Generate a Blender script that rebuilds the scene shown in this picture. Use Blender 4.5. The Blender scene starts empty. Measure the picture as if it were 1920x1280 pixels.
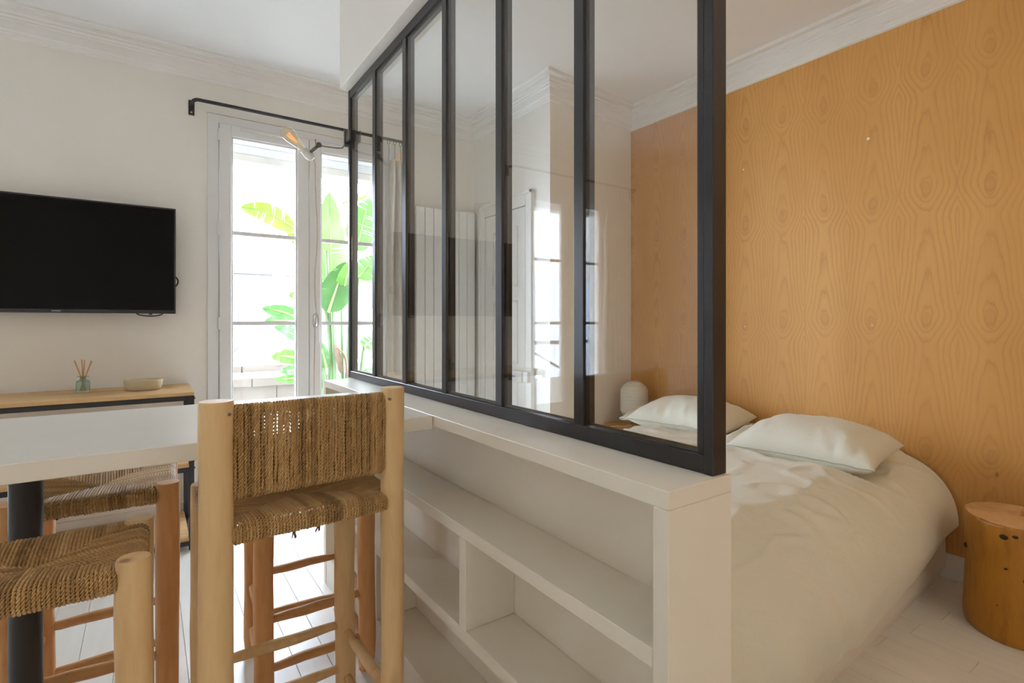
import bpy, bmesh, math, random
import numpy as np
from mathutils import Vector, Matrix, noise as mnoise
random.seed(7)
SC = bpy.context.scene
COL = SC.collection
PI = math.pi

# ------------------------------------------------------------------ camera
FPX = 987.0
TH = math.atan(684 / 987)
cam_d = bpy.data.cameras.new('camera')
cam_d.sensor_width = 36
cam_d.lens = FPX / 1920 * 36
cam_d.shift_y = -(640 - 604.5) / 1920
cam_d.clip_start = 0.05
cam = bpy.data.objects.new('camera', cam_d)
COL.objects.link(cam)
cam.location = (0, 0, 1.2)
cam.rotation_euler = (PI / 2, 0, -TH)
SC.camera = cam

# ------------------------------------------------------------------ world, light, exposure
w = bpy.data.worlds.new('daylight')
SC.world = w
w.use_nodes = True
bg = w.node_tree.nodes['Background']
bg.inputs['Color'].default_value = (0.79, 0.925, 1.13, 1)
SKY, FILL_LAMP, FILL_LAMP2 = 34.0, 2.6, 5.6  # sky strength, then the two added fill pendants
bg.inputs['Strength'].default_value = SKY
SC.view_settings.view_transform = 'Standard'
SC.view_settings.look = 'None'
SC.view_settings.gamma = 1
SC.view_settings.exposure = 0.16
SC.cycles.diffuse_bounces = 6
SC.cycles.glossy_bounces = 3
SC.cycles.max_bounces = 10
SC.cycles.transparent_max_bounces = 14
SC.cycles.use_denoising = True
SC.cycles.sample_clamp_indirect = 8


def portal(x0, x1, z0, z1, y):
    d = bpy.data.lights.new('window_daylight', 'AREA')
    d.shape = 'RECTANGLE'
    d.size = x1 - x0
    d.size_y = z1 - z0
    d.cycles.is_portal = True
    o = bpy.data.objects.new('window_daylight', d)
    COL.objects.link(o)
    o.location = ((x0 + x1) / 2, y, (z0 + z1) / 2)
    o.rotation_euler = (-PI / 2, 0, 0)


portal(0.30, 1.52, 0.0, 2.5, 4.07)
portal(-2.20, -1.02, 0.0, 2.5, 4.07)

# ------------------------------------------------------------------ mesh helpers


def at(px, py, Y):
    """world point seen at a pixel of the photograph, on the plane y = Y"""
    a = (px - 960) / FPX
    d = Vector((math.sin(TH) + math.cos(TH) * a, math.cos(TH) - math.sin(TH) * a, -(py - 604.5) / FPX))
    return Vector((0, 0, 1.2)) + d * (Y / d.y)


def BM():
    return bmesh.new()


def box(bm, x0, x1, y0, y1, z0, z1, bev=0.0, seg=1):
    vs = [bm.verts.new((x, y, z)) for z in (z0, z1) for y in (y0, y1) for x in (x0, x1)]
    fs = [(0, 2, 3, 1), (4, 5, 7, 6), (0, 1, 5, 4), (2, 6, 7, 3), (0, 4, 6, 2), (1, 3, 7, 5)]
    faces = [bm.faces.new([vs[i] for i in f]) for f in fs]
    if bev > 0:
        es = list({e for f in faces for e in f.edges})
        bmesh.ops.bevel(bm, geom=es, offset=bev, segments=seg, profile=0.5, affect='EDGES')
    return bm


def bx(x0, x1, y0, y1, z0, z1, bev=0.0, seg=1):
    return box(BM(), x0, x1, y0, y1, z0, z1, bev, seg)


def frames(P):
    P = [Vector(p) for p in P]
    n = len(P)
    T = []
    for i in range(n):
        t = P[min(i + 1, n - 1)] - P[max(i - 1, 0)]
        T.append(t.normalized() if t.length > 1e-9 else Vector((0, 0, 1)))
    up = Vector((0, 0, 1)) if abs(T[0].z) < 0.9 else Vector((1, 0, 0))
    N = (up - T[0] * up.dot(T[0])).normalized()
    out = []
    for i in range(n):
        N = (N - T[i] * N.dot(T[i]))
        N = N.normalized() if N.length > 1e-9 else Vector((1, 0, 0))
        out.append((P[i], N, T[i].cross(N)))
    return out


def tube(bm, P, r, sides=8, cap=True, wob=0.0, seed=0):
    if not hasattr(r, '__len__'):
        r = [r] * len(P)
    rings = []
    for i, (p, n, b) in enumerate(frames(P)):
        ring = []
        for k in range(sides):
            a = 2 * PI * k / sides
            d = n * math.cos(a) + b * math.sin(a)
            rr = r[i]
            if wob:
                rr *= 1 + wob * mnoise.noise(Vector((d.x * 1.2 + seed, d.y * 1.2, p.z * 4 + d.z + p.x * 3 + seed * 3)))
            ring.append(bm.verts.new(p + d * rr))
        rings.append(ring)
    for i in range(len(rings) - 1):
        for k in range(sides):
            k2 = (k + 1) % sides
            bm.faces.new((rings[i][k], rings[i][k2], rings[i + 1][k2], rings[i + 1][k]))
    if cap:
        bm.faces.new(rings[0][::-1])
        bm.faces.new(rings[-1])
    return bm


def lathe(bm, prof, c=(0, 0, 0), sides=24, sx=1, sy=1, M=None):
    rings = []
    for r, z in prof:
        ring = []
        for k in range(sides):
            a = 2 * PI * k / sides
            v = Vector((r * math.cos(a) * sx, r * math.sin(a) * sy, z))
            v = (M @ v) if M is not None else v + Vector(c)
            ring.append(bm.verts.new(v))
        rings.append(ring)
    for i in range(len(rings) - 1):
        for k in range(sides):
            k2 = (k + 1) % sides
            bm.faces.new((rings[i][k], rings[i][k2], rings[i + 1][k2], rings[i + 1][k]))
    if prof[0][0] > 1e-6:
        bm.faces.new(rings[0][::-1])
    if prof[-1][0] > 1e-6:
        bm.faces.new(rings[-1])
    return bm


def grid(bm, f, nu, nv):
    vs = [[bm.verts.new(f(i / nu, j / nv)) for j in range(nv + 1)] for i in range(nu + 1)]
    for i in range(nu):
        for j in range(nv):
            bm.faces.new((vs[i][j], vs[i + 1][j], vs[i + 1][j + 1], vs[i][j + 1]))
    return vs


def prism(bm, pts, z0, z1):
    lo = [bm.verts.new((x, y, z0)) for x, y in pts]
    hi = [bm.verts.new((x, y, z1)) for x, y in pts]
    n = len(pts)
    for i in range(n):
        j = (i + 1) % n
        bm.faces.new((lo[i], lo[j], hi[j], hi[i]))
    bm.faces.new(lo[::-1])
    bm.faces.new(hi)
    return bm


def smooth_pts(P, n=8):
    P = [Vector(p) for p in P]
    out = []
    for i in range(len(P) - 1):
        p0, p1, p2, p3 = P[max(i - 1, 0)], P[i], P[i + 1], P[min(i + 2, len(P) - 1)]
        for k in range(n):
            t = k / n
            out.append(0.5 * ((2 * p1) + (p2 - p0) * t + (2 * p0 - 5 * p1 + 4 * p2 - p3) * t * t + (3 * p1 - p0 - 3 * p2 + p3) * t ** 3))
    out.append(P[-1])
    return out


def link(name, me, m, parent=None):
    o = bpy.data.objects.new(name, me)
    COL.objects.link(o)
    if m is not None and not me.materials:
        me.materials.append(m)
    if parent is not None:
        o.parent = parent
        if parent.type == 'EMPTY':
            o.location = -parent.location
    return o


def obj(name, bm, m, parent=None, smooth=False, ang=None):
    me = bpy.data.meshes.new(name)
    bmesh.ops.recalc_face_normals(bm, faces=bm.faces)
    bm.to_mesh(me)
    bm.free()
    if smooth:
        me.polygons.foreach_set('use_smooth', [True] * len(me.polygons))
        if ang:
            try:
                me.set_sharp_from_angle(angle=math.radians(ang))
            except Exception:
                pass
    return link(name, me, m, parent)


def tag(o, label, cat, group=None):
    o['label'] = label
    o['category'] = cat
    if group:
        o['group'] = group
    return o


def thing(name, label, cat, loc, group=None):
    o = bpy.data.objects.new(name, None)
    o.empty_display_size = 0.1
    COL.objects.link(o)
    o.location = loc
    return tag(o, label, cat, group)


def struct(o, label=None):
    o['kind'] = 'structure'
    if label:
        o['label'] = label
    return o

# ------------------------------------------------------------------ material helpers


class S:
    """a value in a node tree, with arithmetic"""

    def __init__(self, nt, s):
        self.nt, self.s = nt, s

    def m(self, op, b=None, c=None):
        n = self.nt.nodes.new('ShaderNodeMath')
        n.operation = op
        for i, v in enumerate((self, b, c)):
            if v is None:
                continue
            if isinstance(v, S):
                self.nt.links.new(v.s, n.inputs[i])
            else:
                n.inputs[i].default_value = v
        return S(self.nt, n.outputs[0])

    def __add__(self, o): return self.m('ADD', o)
    def __sub__(self, o): return self.m('SUBTRACT', o)
    def __mul__(self, o): return self.m('MULTIPLY', o)
    def __truediv__(self, o): return self.m('DIVIDE', o)


class Mat:
    def __init__(self, name):
        self.m = bpy.data.materials.new(name)
        self.m.use_nodes = True
        self.nt = self.m.node_tree
        self.b = self.nt.nodes['Principled BSDF']

    def n(self, t, **kw):
        nd = self.nt.nodes.new('ShaderNode' + t)
        for k, v in kw.items():
            setattr(nd, k, v)
        return nd

    def l(self, a, b):
        self.nt.links.new(a.s if isinstance(a, S) else a, b)

    def pos(self):
        if not hasattr(self, '_p'):
            self._p = self.n('NewGeometry').outputs['Position']
        return self._p

    def objc(self):
        return self.n('TexCoord').outputs['Object']

    def scaled(self, src, sc):
        mp = self.n('Mapping')
        mp.inputs['Scale'].default_value = sc
        self.l(src, mp.inputs['Vector'])
        return mp.outputs[0]

    def noise(self, src, sc=(1, 1, 1), scale=5, detail=3, rough=0.55, dist=0):
        t = self.n('TexNoise')
        t.inputs['Scale'].default_value = scale
        t.inputs['Detail'].default_value = detail
        t.inputs['Roughness'].default_value = rough
        t.inputs['Distortion'].default_value = dist
        self.l(self.scaled(src, sc), t.inputs['Vector'])
        return S(self.nt, t.outputs['Fac'])

    def ramp(self, fac, stops):
        r = self.n('ValToRGB')
        e = r.color_ramp.elements
        while len(e) < len(stops):
            e.new(0.5)
        for i, (p, c) in enumerate(stops):
            e[i].position = p
            e[i].color = (*c, 1)
        self.l(fac, r.inputs[0])
        return r.outputs[0]

    def mix(self, fac, a, b, blend='MIX'):
        r = self.n('MixRGB', blend_type=blend)
        for i, v in enumerate((fac, a, b)):
            if isinstance(v, (int, float)):
                r.inputs[i].default_value = v
            elif isinstance(v, tuple):
                r.inputs[i].default_value = (*v, 1)
            else:
                self.l(v, r.inputs[i])
        return r.outputs[0]

    def col(self, c):
        if isinstance(c, tuple):
            self.b.inputs['Base Color'].default_value = (*c, 1)
        else:
            self.l(c, self.b.inputs['Base Color'])
        return self

    def set(self, **kw):
        for k, v in kw.items():
            self.b.inputs[k.replace('_', ' ')].default_value = v
        return self

    def bump(self, h, dist=0.002, strength=0.5):
        bnode = self.n('Bump')
        bnode.inputs['Strength'].default_value = strength
        bnode.inputs['Distance'].default_value = dist
        self.l(h, bnode.inputs['Height'])
        self.l(bnode.outputs[0], self.b.inputs['Normal'])
        return self


def plain(name, c, rough=0.5, var=0.06, scale=6, metal=0.0, bump=0.0, bscale=60, stretch=(1, 1, 1), spec=0.5):
    M = Mat(name)
    n = M.noise(M.objc(), stretch, scale, 4)
    lo = tuple(max(0, v * (1 - var)) for v in c)
    hi = tuple(min(1, v * (1 + var)) for v in c)
    M.col(M.ramp(n, [(0.3, lo), (0.7, hi)]))
    M.set(Roughness=rough, Metallic=metal, Specular_IOR_Level=spec)
    if bump:
        M.bump(M.noise(M.objc(), stretch, bscale, 3), bump, 0.6)
    return M.m


def glass_pane(name, tint=(1, 1, 1), r0=0.043, rough=0.0, boost=1.0):
    M = Mat(name)
    nt = M.nt
    nt.nodes.remove(M.b)
    out = nt.nodes['Material Output']
    tr = M.n('BsdfTransparent')
    tr.inputs[0].default_value = (*tint, 1)
    gl = M.n('BsdfGlossy')
    gl.inputs['Roughness'].default_value = rough
    lw = M.n('LayerWeight')
    lw.inputs['Blend'].default_value = 0.5
    f = S(nt, lw.outputs['Facing'])
    fac = f.m('POWER', 5.0) * ((1 - r0) * boost) + r0 * boost
    mx = M.n('MixShader')
    M.l(fac, mx.inputs[0])
    M.l(tr.outputs[0], mx.inputs[1])
    M.l(gl.outputs[0], mx.inputs[2])
    M.l(mx.outputs[0], out.inputs['Surface'])
    return M.m


WHITE = plain('white_wall_paint', (0.865, 0.83, 0.765), 0.75, 0.025, 1.5, bump=0.0006, bscale=120)
CEIL = plain('ceiling_paint', (0.89, 0.89, 0.885), 0.8, 0.015, 1.5)
PLASTER = plain('cornice_plaster', (0.87, 0.855, 0.83), 0.7, 0.02, 3)
TRIMW = plain('white_gloss_trim', (0.82, 0.80, 0.76), 0.4, 0.02, 4)
PVC = plain('white_window_frame', (0.80, 0.80, 0.79), 0.35, 0.015, 4)
JOINERY = plain('white_painted_board', (0.845, 0.785, 0.68), 0.38, 0.03, 3, bump=0.0004, bscale=200)
BARM = plain('white_lacquered_worktop', (0.86, 0.82, 0.745), 0.26, 0.02, 3, bump=0.0003, bscale=90, stretch=(.15, 1, 1))
BLACK = plain('black_painted_steel', (0.018, 0.016, 0.017), 0.3, 0.15, 12, bump=0.0002, bscale=80)
BLACKM = plain('black_matt_steel', (0.022, 0.021, 0.023), 0.5, 0.15, 10)
RUBBER = plain('black_rubber', (0.012, 0.012, 0.012), 0.55, 0.1, 10)
GALV = plain('dark_steel', (0.16, 0.14, 0.13), 0.4, 0.2, 30, metal=0.8)
CHROME = plain('chrome', (0.7, 0.68, 0.66), 0.2, 0.05, 10, metal=1)
SCREWM = plain('grey_screw_head', (0.22, 0.21, 0.2), 0.45, 0.15, 60, metal=0.7)
PORCEL = plain('white_porcelain', (0.78, 0.76, 0.72), 0.25, 0.02, 8)
RADM = plain('radiator_enamel', (0.87, 0.865, 0.845), 0.3, 0.01, 5)
GLASS = glass_pane('clear_window_glass')
PGLASS = glass_pane('partition_glass', (0.985, 0.99, 0.985), 0.078)

# floor boards: white paint, hairline wear
M = Mat('white_painted_floorboards')
nz = M.noise(M.pos(), (9, 1.2, 1), 3, 5)
oi = M.n('ObjectInfo').outputs['Random']
c0 = M.ramp(nz, [(0.3, (0.77, 0.745, 0.69)), (0.7, (0.83, 0.80, 0.745))])
c1 = M.mix(M.ramp(oi, [(0, (0.94, 0.94, 0.94)), (1, (1, 1, 1))]), (0, 0, 0), c0)
c1 = M.mix(1.0, c0, M.ramp(oi, [(0, (0.95, 0.945, 0.94)), (1, (1, 1, 1))]), 'MULTIPLY')
sp = M.noise(M.pos(), (1, 1, 1), 70, 2)
c1 = M.mix(M.ramp(sp, [(0.74, (0, 0, 0)), (0.78, (0.5, 0.5, 0.5))]), c1, (0.42, 0.37, 0.31))
M.col(c1).set(Roughness=0.34).bump(M.noise(M.pos(), (14, 1, 1), 6, 3), 0.0006, 0.4)
FLOORM = M.m
GAPM = plain('dark_floor_gap', (0.16, 0.13, 0.10), 0.9, 0.1, 10)

# plywood with mirrored cathedral figure
M = Mat('pine_plywood_veneer')
sep = M.n('SeparateXYZ')
M.l(M.pos(), sep.inputs[0])
wy = (M.noise(M.pos(), (1, 1, 0.22), 4.0, 3) - 0.5)
wz = (M.noise(M.pos(), (1, 0.7, 0.5), 2.6, 2) - 0.5)
fine = (M.noise(M.pos(), (1, 1, 0.35), 20, 3) - 0.5)
y = S(M.nt, sep.outputs['Y']) + wy * 0.050 + fine * 0.005
z = S(M.nt, sep.outputs['Z']) + wz * 0.16 + fine * 0.03
u = (y - 1.067).m('PINGPONG', 0.235)
du = (u - 0.117) / 0.117
zf = ((z - 1.245) / 0.61).m('FRACT')
back = ((zf - 0.70) / 0.30).m('MAXIMUM', 0.0)
back = back * back * (back * -2.0 + 3.0)
arch = zf - back
kz = ((z - 1.205) / 0.61 + 0.5).m('FRACT') - 0.5
r2 = (du * 0.117).m('POWER', 2.0) + (kz * 0.30).m('POWER', 2.0)
knot = (r2 * -1500.0).m('EXPONENT')
band = (M.noise(M.pos(), (1, 1, 0.16), 2.4, 2) - 0.5)
kw = (kz * kz * -60.0).m('EXPONENT')
ad = du.m('ABSOLUTE')
side_ = ((ad * (kw * -0.12 + 1.0)) - 0.08).m('MAXIMUM', 0.0).m('POWER', 1.35)
G = side_ * 5.6 + arch * (ad * -0.45 + 1.15) * 2.9 - knot * 0.8 + band * 3.6 + fine * 1.0
t = G.m('FRACT')
ring = M.ramp(t, [(0.0, (0.35, 0.35, 0.35)), (0.12, (0.05, 0.05, 0.05)), (0.5, (0.0, 0.0, 0.0)), (0.80, (0.28, 0.28, 0.28)), (0.95, (0.75, 0.75, 0.75)), (1.0, (0.35, 0.35, 0.35))])
streak = M.noise(M.pos(), (1, 60, 1.2), 4, 4)
tone = M.noise(M.pos(), (1, 1.5, 0.5), 1.6, 2)
base = M.ramp(tone, [(0.3, (0.62, 0.315, 0.088)), (0.7, (0.70, 0.375, 0.115))])
base = M.mix(M.ramp(streak, [(0.35, (0.16, 0.16, 0.16)), (0.65, (0, 0, 0))]), base, (0.50, 0.25, 0.09))
rm = M.n('MixRGB', blend_type='MULTIPLY')
rm.inputs[0].default_value = 1
M.l(ring, rm.inputs[1])
M.l(M.ramp(M.noise(M.pos(), (1, 3, 0.7), 3, 2), [(0.3, (0.30, 0.30, 0.30)), (0.68, (0.85, 0.85, 0.85))]), rm.inputs[2])
base = M.mix(rm.outputs[0], base, (0.46, 0.215, 0.062))
base = M.mix(M.ramp(knot, [(0.45, (0, 0, 0)), (0.56, (0.30, 0.30, 0.30)), (0.8, (0.18, 0.18, 0.18)), (1, (0.22, 0.22, 0.22))]), base, (0.42, 0.19, 0.06))
vor = M.n('TexVoronoi')
vor.inputs['Scale'].default_value = 3.1
M.l(M.scaled(M.pos(), (1, 1, 0.55)), vor.inputs['Vector'])
base = M.mix(M.ramp(vor.outputs['Distance'], [(0.012, (0.8, 0.8, 0.8)), (0.03, (0, 0, 0))]), base, (0.16, 0.06, 0.02))
M.col(base).set(Roughness=0.55, Specular_IOR_Level=0.35)
PLY = M.m


def wood(name, light, dark, knotc, axis_scale=(7, 7, 0.8), knots=True, rough=0.55, kscale=4.5, seed=0):
    M = Mat(name)
    mp = M.n('Mapping')
    mp.inputs['Location'].default_value = (seed, seed * 1.7, seed * 0.6)
    M.l(M.objc(), mp.inputs['Vector'])
    src = mp.outputs[0]
    g = M.noise(src, axis_scale, 2.2, 5, 0.6, 0.6)
    c = M.ramp(g, [(0.28, dark), (0.5, light), (0.75, tuple(min(1, v * 1.08) for v in light))])
    fi = M.noise(src, tuple(v * 6 for v in axis_scale), 3, 3)
    c = M.mix(M.ramp(fi, [(0.3, (0.22, 0.22, 0.22)), (0.6, (0, 0, 0))]), c, dark)
    if knots:
        v = M.n('TexVoronoi')
        v.inputs['Scale'].default_value = kscale
        M.l(M.scaled(src, tuple(0.35 + 0.65 * (s > 3) for s in axis_scale)), v.inputs['Vector'])
        d = S(M.nt, v.outputs['Distance']) + (M.noise(src, (1, 1, 1), 25, 2) - 0.5) * 0.06
        c = M.mix(M.ramp(d, [(0.06, (0.85, 0.85, 0.85)), (0.10, (0.3, 0.3, 0.3)), (0.20, (0, 0, 0))]), c, knotc)
    M.col(c).set(Roughness=rough).bump(fi, 0.0008, 0.4)
    return M.m


PALEWOOD = wood('pale_peeled_wood', (0.76, 0.52, 0.265), (0.63, 0.385, 0.16), (0.28, 0.13, 0.04), (6, 6, 0.9), kscale=9)
ORANGEWOOD = wood('orange_peeled_wood', (0.66, 0.345, 0.135), (0.50, 0.225, 0.07), (0.20, 0.07, 0.02), (6, 6, 0.9), kscale=9, seed=3)
RUNGWOOD = wood('rung_wood', (0.56, 0.30, 0.115), (0.42, 0.20, 0.065), (0.2, 0.08, 0.02), (5, 5, 5), knots=False, seed=5)
CUTWOOD = plain('cut_end_grain', (0.60, 0.40, 0.21), 0.7, 0.18, 30)
OAK = wood('light_oak_board', (0.60, 0.38, 0.17), (0.46, 0.26, 0.10), (0.2, 0.09, 0.03), (0.8, 9, 9), knots=True, kscale=2.0)
STUMP = wood('varnished_log', (0.44, 0.185, 0.014), (0.25, 0.085, 0.004), (0.06, 0.018, 0.006), (5.5, 5.5, 0.9), kscale=5.2, rough=0.33, seed=1.3)
STUMPTOP = wood('sawn_log_top', (0.66, 0.40, 0.19), (0.42, 0.21, 0.08), (0.2, 0.08, 0.03), (3, 3, 3), knots=False)

# woven rope: tone per strand from a mesh attribute (natural colour differences)
M = Mat('twisted_seagrass_rope')
at_ = M.n('Attribute', attribute_name='tone')
nn = M.noise(M.pos(), (1, 1, 1), 40, 3)
f = S(M.nt, at_.outputs['Fac']) * 0.75 + nn * 0.45 - 0.1
M.col(M.ramp(f, [(0.05, (0.24, 0.13, 0.042)), (0.35, (0.42, 0.25, 0.092)), (0.65, (0.55, 0.34, 0.135)), (0.95, (0.64, 0.43, 0.20))]))
M.set(Roughness=0.5, Specular_IOR_Level=0.5)
ROPE = M.m

# linens
M = Mat('pale_sage_cotton')
n1 = M.noise(M.objc(), (1, 1, 1), 2.5, 3)
M.col(M.ramp(n1, [(0.3, (0.74, 0.715, 0.60)), (0.7, (0.79, 0.765, 0.645))]))
M.set(Roughness=0.85, Sheen_Weight=0.15)
hh = M.noise(M.objc(), (1, 1, 1), 14, 4, 0.6, 1.2) + M.noise(M.objc(), (1, 1, 1), 400, 1) * 0.05
M.bump(hh, 0.008, 0.45)
LINEN = M.m
THREAD = plain('seam_thread', (0.42, 0.44, 0.35), 0.9, 0.05, 40)
CURTAINM = plain('cream_curtain_linen', (0.70, 0.66, 0.60), 0.85, 0.05, 20, bump=0.001, bscale=300)
M = Mat('rice_paper')
M.col(M.ramp(M.noise(M.objc(), (1, 1, 1), 9, 4), [(0.3, (0.76, 0.725, 0.655)), (0.7, (0.81, 0.78, 0.71))])).set(Roughness=0.8)
M.set(Transmission_Weight=0.0)
PAPER = M.m

# television
SCREEN = plain('black_glossy_screen', (0.003, 0.0026, 0.0025), 0.08, 0.1, 3, spec=0.12)
BEZEL = plain('dark_grey_bezel', (0.02, 0.019, 0.02), 0.25, 0.1, 10)
LOGO = plain('silver_logo_print', (0.6, 0.6, 0.6), 0.4, 0.02, 10)

# garden
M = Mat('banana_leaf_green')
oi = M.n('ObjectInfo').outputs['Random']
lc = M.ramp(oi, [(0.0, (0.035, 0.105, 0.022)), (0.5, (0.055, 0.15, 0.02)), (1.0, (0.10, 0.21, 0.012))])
vein = M.noise(M.objc(), (1, 1, 1), 12, 3)
lc = M.mix(M.ramp(vein, [(0.35, (0.25, 0.25, 0.25)), (0.6, (0, 0, 0))]), lc, (0.10, 0.19, 0.07))
M.col(lc).set(Roughness=0.4)
tl = M.n('BsdfTranslucent')
M.l(lc, tl.inputs[0])
mx = M.n('MixShader')
mx.inputs[0].default_value = 0.4
M.l(M.b.outputs[0], mx.inputs[1])
M.l(tl.outputs[0], mx.inputs[2])
M.l(mx.outputs[0], M.nt.nodes['Material Output'].inputs['Surface'])
LEAF = M.m
RIB = plain('leaf_midrib', (0.15, 0.22, 0.05), 0.5, 0.1, 10)
STALK = plain('green_stalk', (0.085, 0.14, 0.05), 0.5, 0.25, 4, stretch=(1, 1, .2))
DRYLEAF = plain('dry_leaf', (0.10, 0.055, 0.03), 0.8, 0.3, 10)
STRAWLEAF = plain('straw_palm_leaf', (0.62, 0.50, 0.26), 0.7, 0.2, 10)


def crackwall(name, c, stain):
    M = Mat(name)
    n = M.noise(M.pos(), (0.6, 1, 1.6), 2.0, 6, 0.65)
    c1 = M.ramp(n, [(0.3, tuple(v * 0.93 for v in c)), (0.65, c)])
    v = M.n('TexVoronoi', feature='DISTANCE_TO_EDGE')
    v.inputs['Scale'].default_value = 1.5
    wv = M.n('VectorMath', operation='ADD')
    nz = M.n('TexNoise')
    nz.inputs['Scale'].default_value = 4
    nz.inputs['Detail'].default_value = 5
    M.l(M.pos(), nz.inputs['Vector'])
    sc_ = M.n('VectorMath', operation='SCALE')
    sc_.inputs['Scale'].default_value = 0.35
    M.l(nz.outputs['Color'], sc_.inputs[0])
    M.l(M.scaled(M.pos(), (0.7, 1, 1.3)), wv.inputs[0])
    M.l(sc_.outputs[0], wv.inputs[1])
    M.l(wv.outputs[0], v.inputs['Vector'])
    msk = M.ramp(M.noise(M.pos(), (1, 1, 1), 2.5, 2), [(0.5, (0, 0, 0)), (0.62, (1, 1, 1))])
    ed = M.ramp(v.outputs['Distance'], [(0.006, (0.9, 0.9, 0.9)), (0.02, (0, 0, 0))])
    M.col(M.mix(M.mix(1.0, ed, msk, 'MULTIPLY'), c1, stain))
    M.set(Roughness=0.9).bump(n, 0.01, 0.4)
    return M.m


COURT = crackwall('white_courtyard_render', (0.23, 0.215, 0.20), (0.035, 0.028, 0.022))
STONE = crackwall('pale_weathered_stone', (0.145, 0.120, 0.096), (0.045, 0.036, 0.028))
SLATE = plain('grey_zinc_flashing', (0.055, 0.057, 0.062), 0.6, 0.1, 5)
GROUND = plain('courtyard_paving', (0.62, 0.61, 0.58), 0.9, 0.12, 3)
SHUT = plain('aged_shutter_slat', (0.66, 0.62, 0.55), 0.6, 0.08, 12)

# ------------------------------------------------------------------ the room shell
CZ = 2.83       # ceiling
TVY = 3.76      # wall with the windows
WX = 3.10       # plywood wall
BX0, BY0 = -2.65, -2.0
BACKY = BY0

# floor: a dark sub-floor with painted boards on it
fl = struct(obj('floor', bx(BX0, WX + .02, BACKY, 4.06, -0.08, -0.013), GAPM), 'white painted floorboards laid lengthwise towards the windows')
PW = 0.105
k0 = int(math.floor((BX0 - 0.535) / PW))
k1 = int(math.ceil((WX - 0.535) / PW))
rng = random.Random(3)
plank_meshes = {}
for k in range(k0, k1):
    xa = max(0.535 + k * PW, BX0)
    xb = min(0.535 + (k + 1) * PW, WX)
    if xb - xa < 0.02:
        continue
    cuts = [BACKY]
    yv = BACKY + rng.uniform(0.5, 1.9)
    if k == 17:
        yv = 0.59
    while yv < 3.76 - 0.3:
        cuts.append(yv)
        yv += rng.uniform(1.5, 2.1)
    cuts.append(3.76)
    for a, b in zip(cuts[:-1], cuts[1:]):
        bm = bx(xa + 0.0007, xb - 0.0007, a + 0.0007, b - 0.0007, -0.012, rng.uniform(-0.0006, 0.0), 0.0008)
        obj('floorboard', bm, FLOORM, fl)

struct(obj('ceiling', bx(BX0 - .2, WX + .2, BACKY - .2, 4.06, CZ, CZ + 0.15), CEIL), 'smooth white ceiling')

# window wall with its two openings
W1 = (0.306, 1.516)
W2 = (-2.175, -1.045)
WT = 2.505
bm = BM()
box(bm, BX0 - .2, W2[0], TVY, 4.06, -0.08, CZ)
box(bm, W2[1], W1[0], TVY, 4.06, -0.08, CZ)
box(bm, W1[1], 2.42, TVY, 4.06, -0.08, CZ)
box(bm, W2[0], W2[1], TVY, 4.06, WT, CZ)
box(bm, W1[0], W1[1], TVY, 4.06, WT, CZ)
box(bm, W2[0], W2[1], TVY + 0.05, 4.06, -0.08, 0.0)
box(bm, W1[0], W1[1], TVY + 0.05, 4.06, -0.08, 0.0)
struct(obj('wall_back', bm, WHITE), 'off-white wall holding the television and both tall windows')
# pier with the cupboard door, then the short wall beside the bed
bm = BM()
prism(bm, [(2.22, 3.76), (2.22, 2.755), (3.3, 2.866), (3.3, 3.76)], -0.08, CZ)
struct(obj('wall_alcove', bm, WHITE), 'cream pier and short wall in the corner behind the bed lamp')
struct(obj('wall_front', bx(BX0 - .2, WX + .2, BACKY - .2, BACKY, -0.08, CZ), WHITE), 'cream wall behind the camera')
struct(obj('wall_left', bx(BX0 - .2, BX0, BACKY - .2, 4.06, -0.08, CZ), WHITE), 'cream wall left of the windows')
wr = struct(obj('wall_right', bx(WX + 0.012, WX + .2, BACKY - .2, 2.866, -0.08, CZ), WHITE), 'wall clad in bookmatched pine plywood')
for a, b in ((2.853, 1.522), (1.522, 0.27), (0.27, -0.98), (-0.98, BACKY)):
    obj('plywood_panel', bx(WX, WX + 0.0125, b + 0.0002, a - 0.0002, 0.113, 2.70, 0.0004), PLY, wr)
bm = BM()
for py, pz, rr in ((1.202, 2.161, .008), (1.903, 2.167, .006), (1.184, 1.185, .004), (1.892, 1.175, .003)):
    lathe(bm, [(rr * .5, -.002), (rr, .0), (rr * .6, .0015)], sides=9, M=Matrix.Translation((WX, py, pz)) @ Matrix.Rotation(-PI / 2, 4, 'Y'))
obj('filler_patch', bm, PLASTER, wr)

# cornice swept around the room
PROF = [(0.0, 2.685), (0.012, 2.69), (0.012, 2.703), (0.018, 2.708), (0.018, 2.715), (0.026, 2.722), (0.026, 2.768), (0.034, 2.774), (0.034, 2.782),
        (0.046, 2.790), (0.046, 2.799), (0.056, 2.806), (0.060, 2.822), (0.094, 2.824), (0.098, 2.812), (0.116, 2.812), (0.122, 2.820), (0.122, CZ + .003), (0.0, CZ + .003)]


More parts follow.
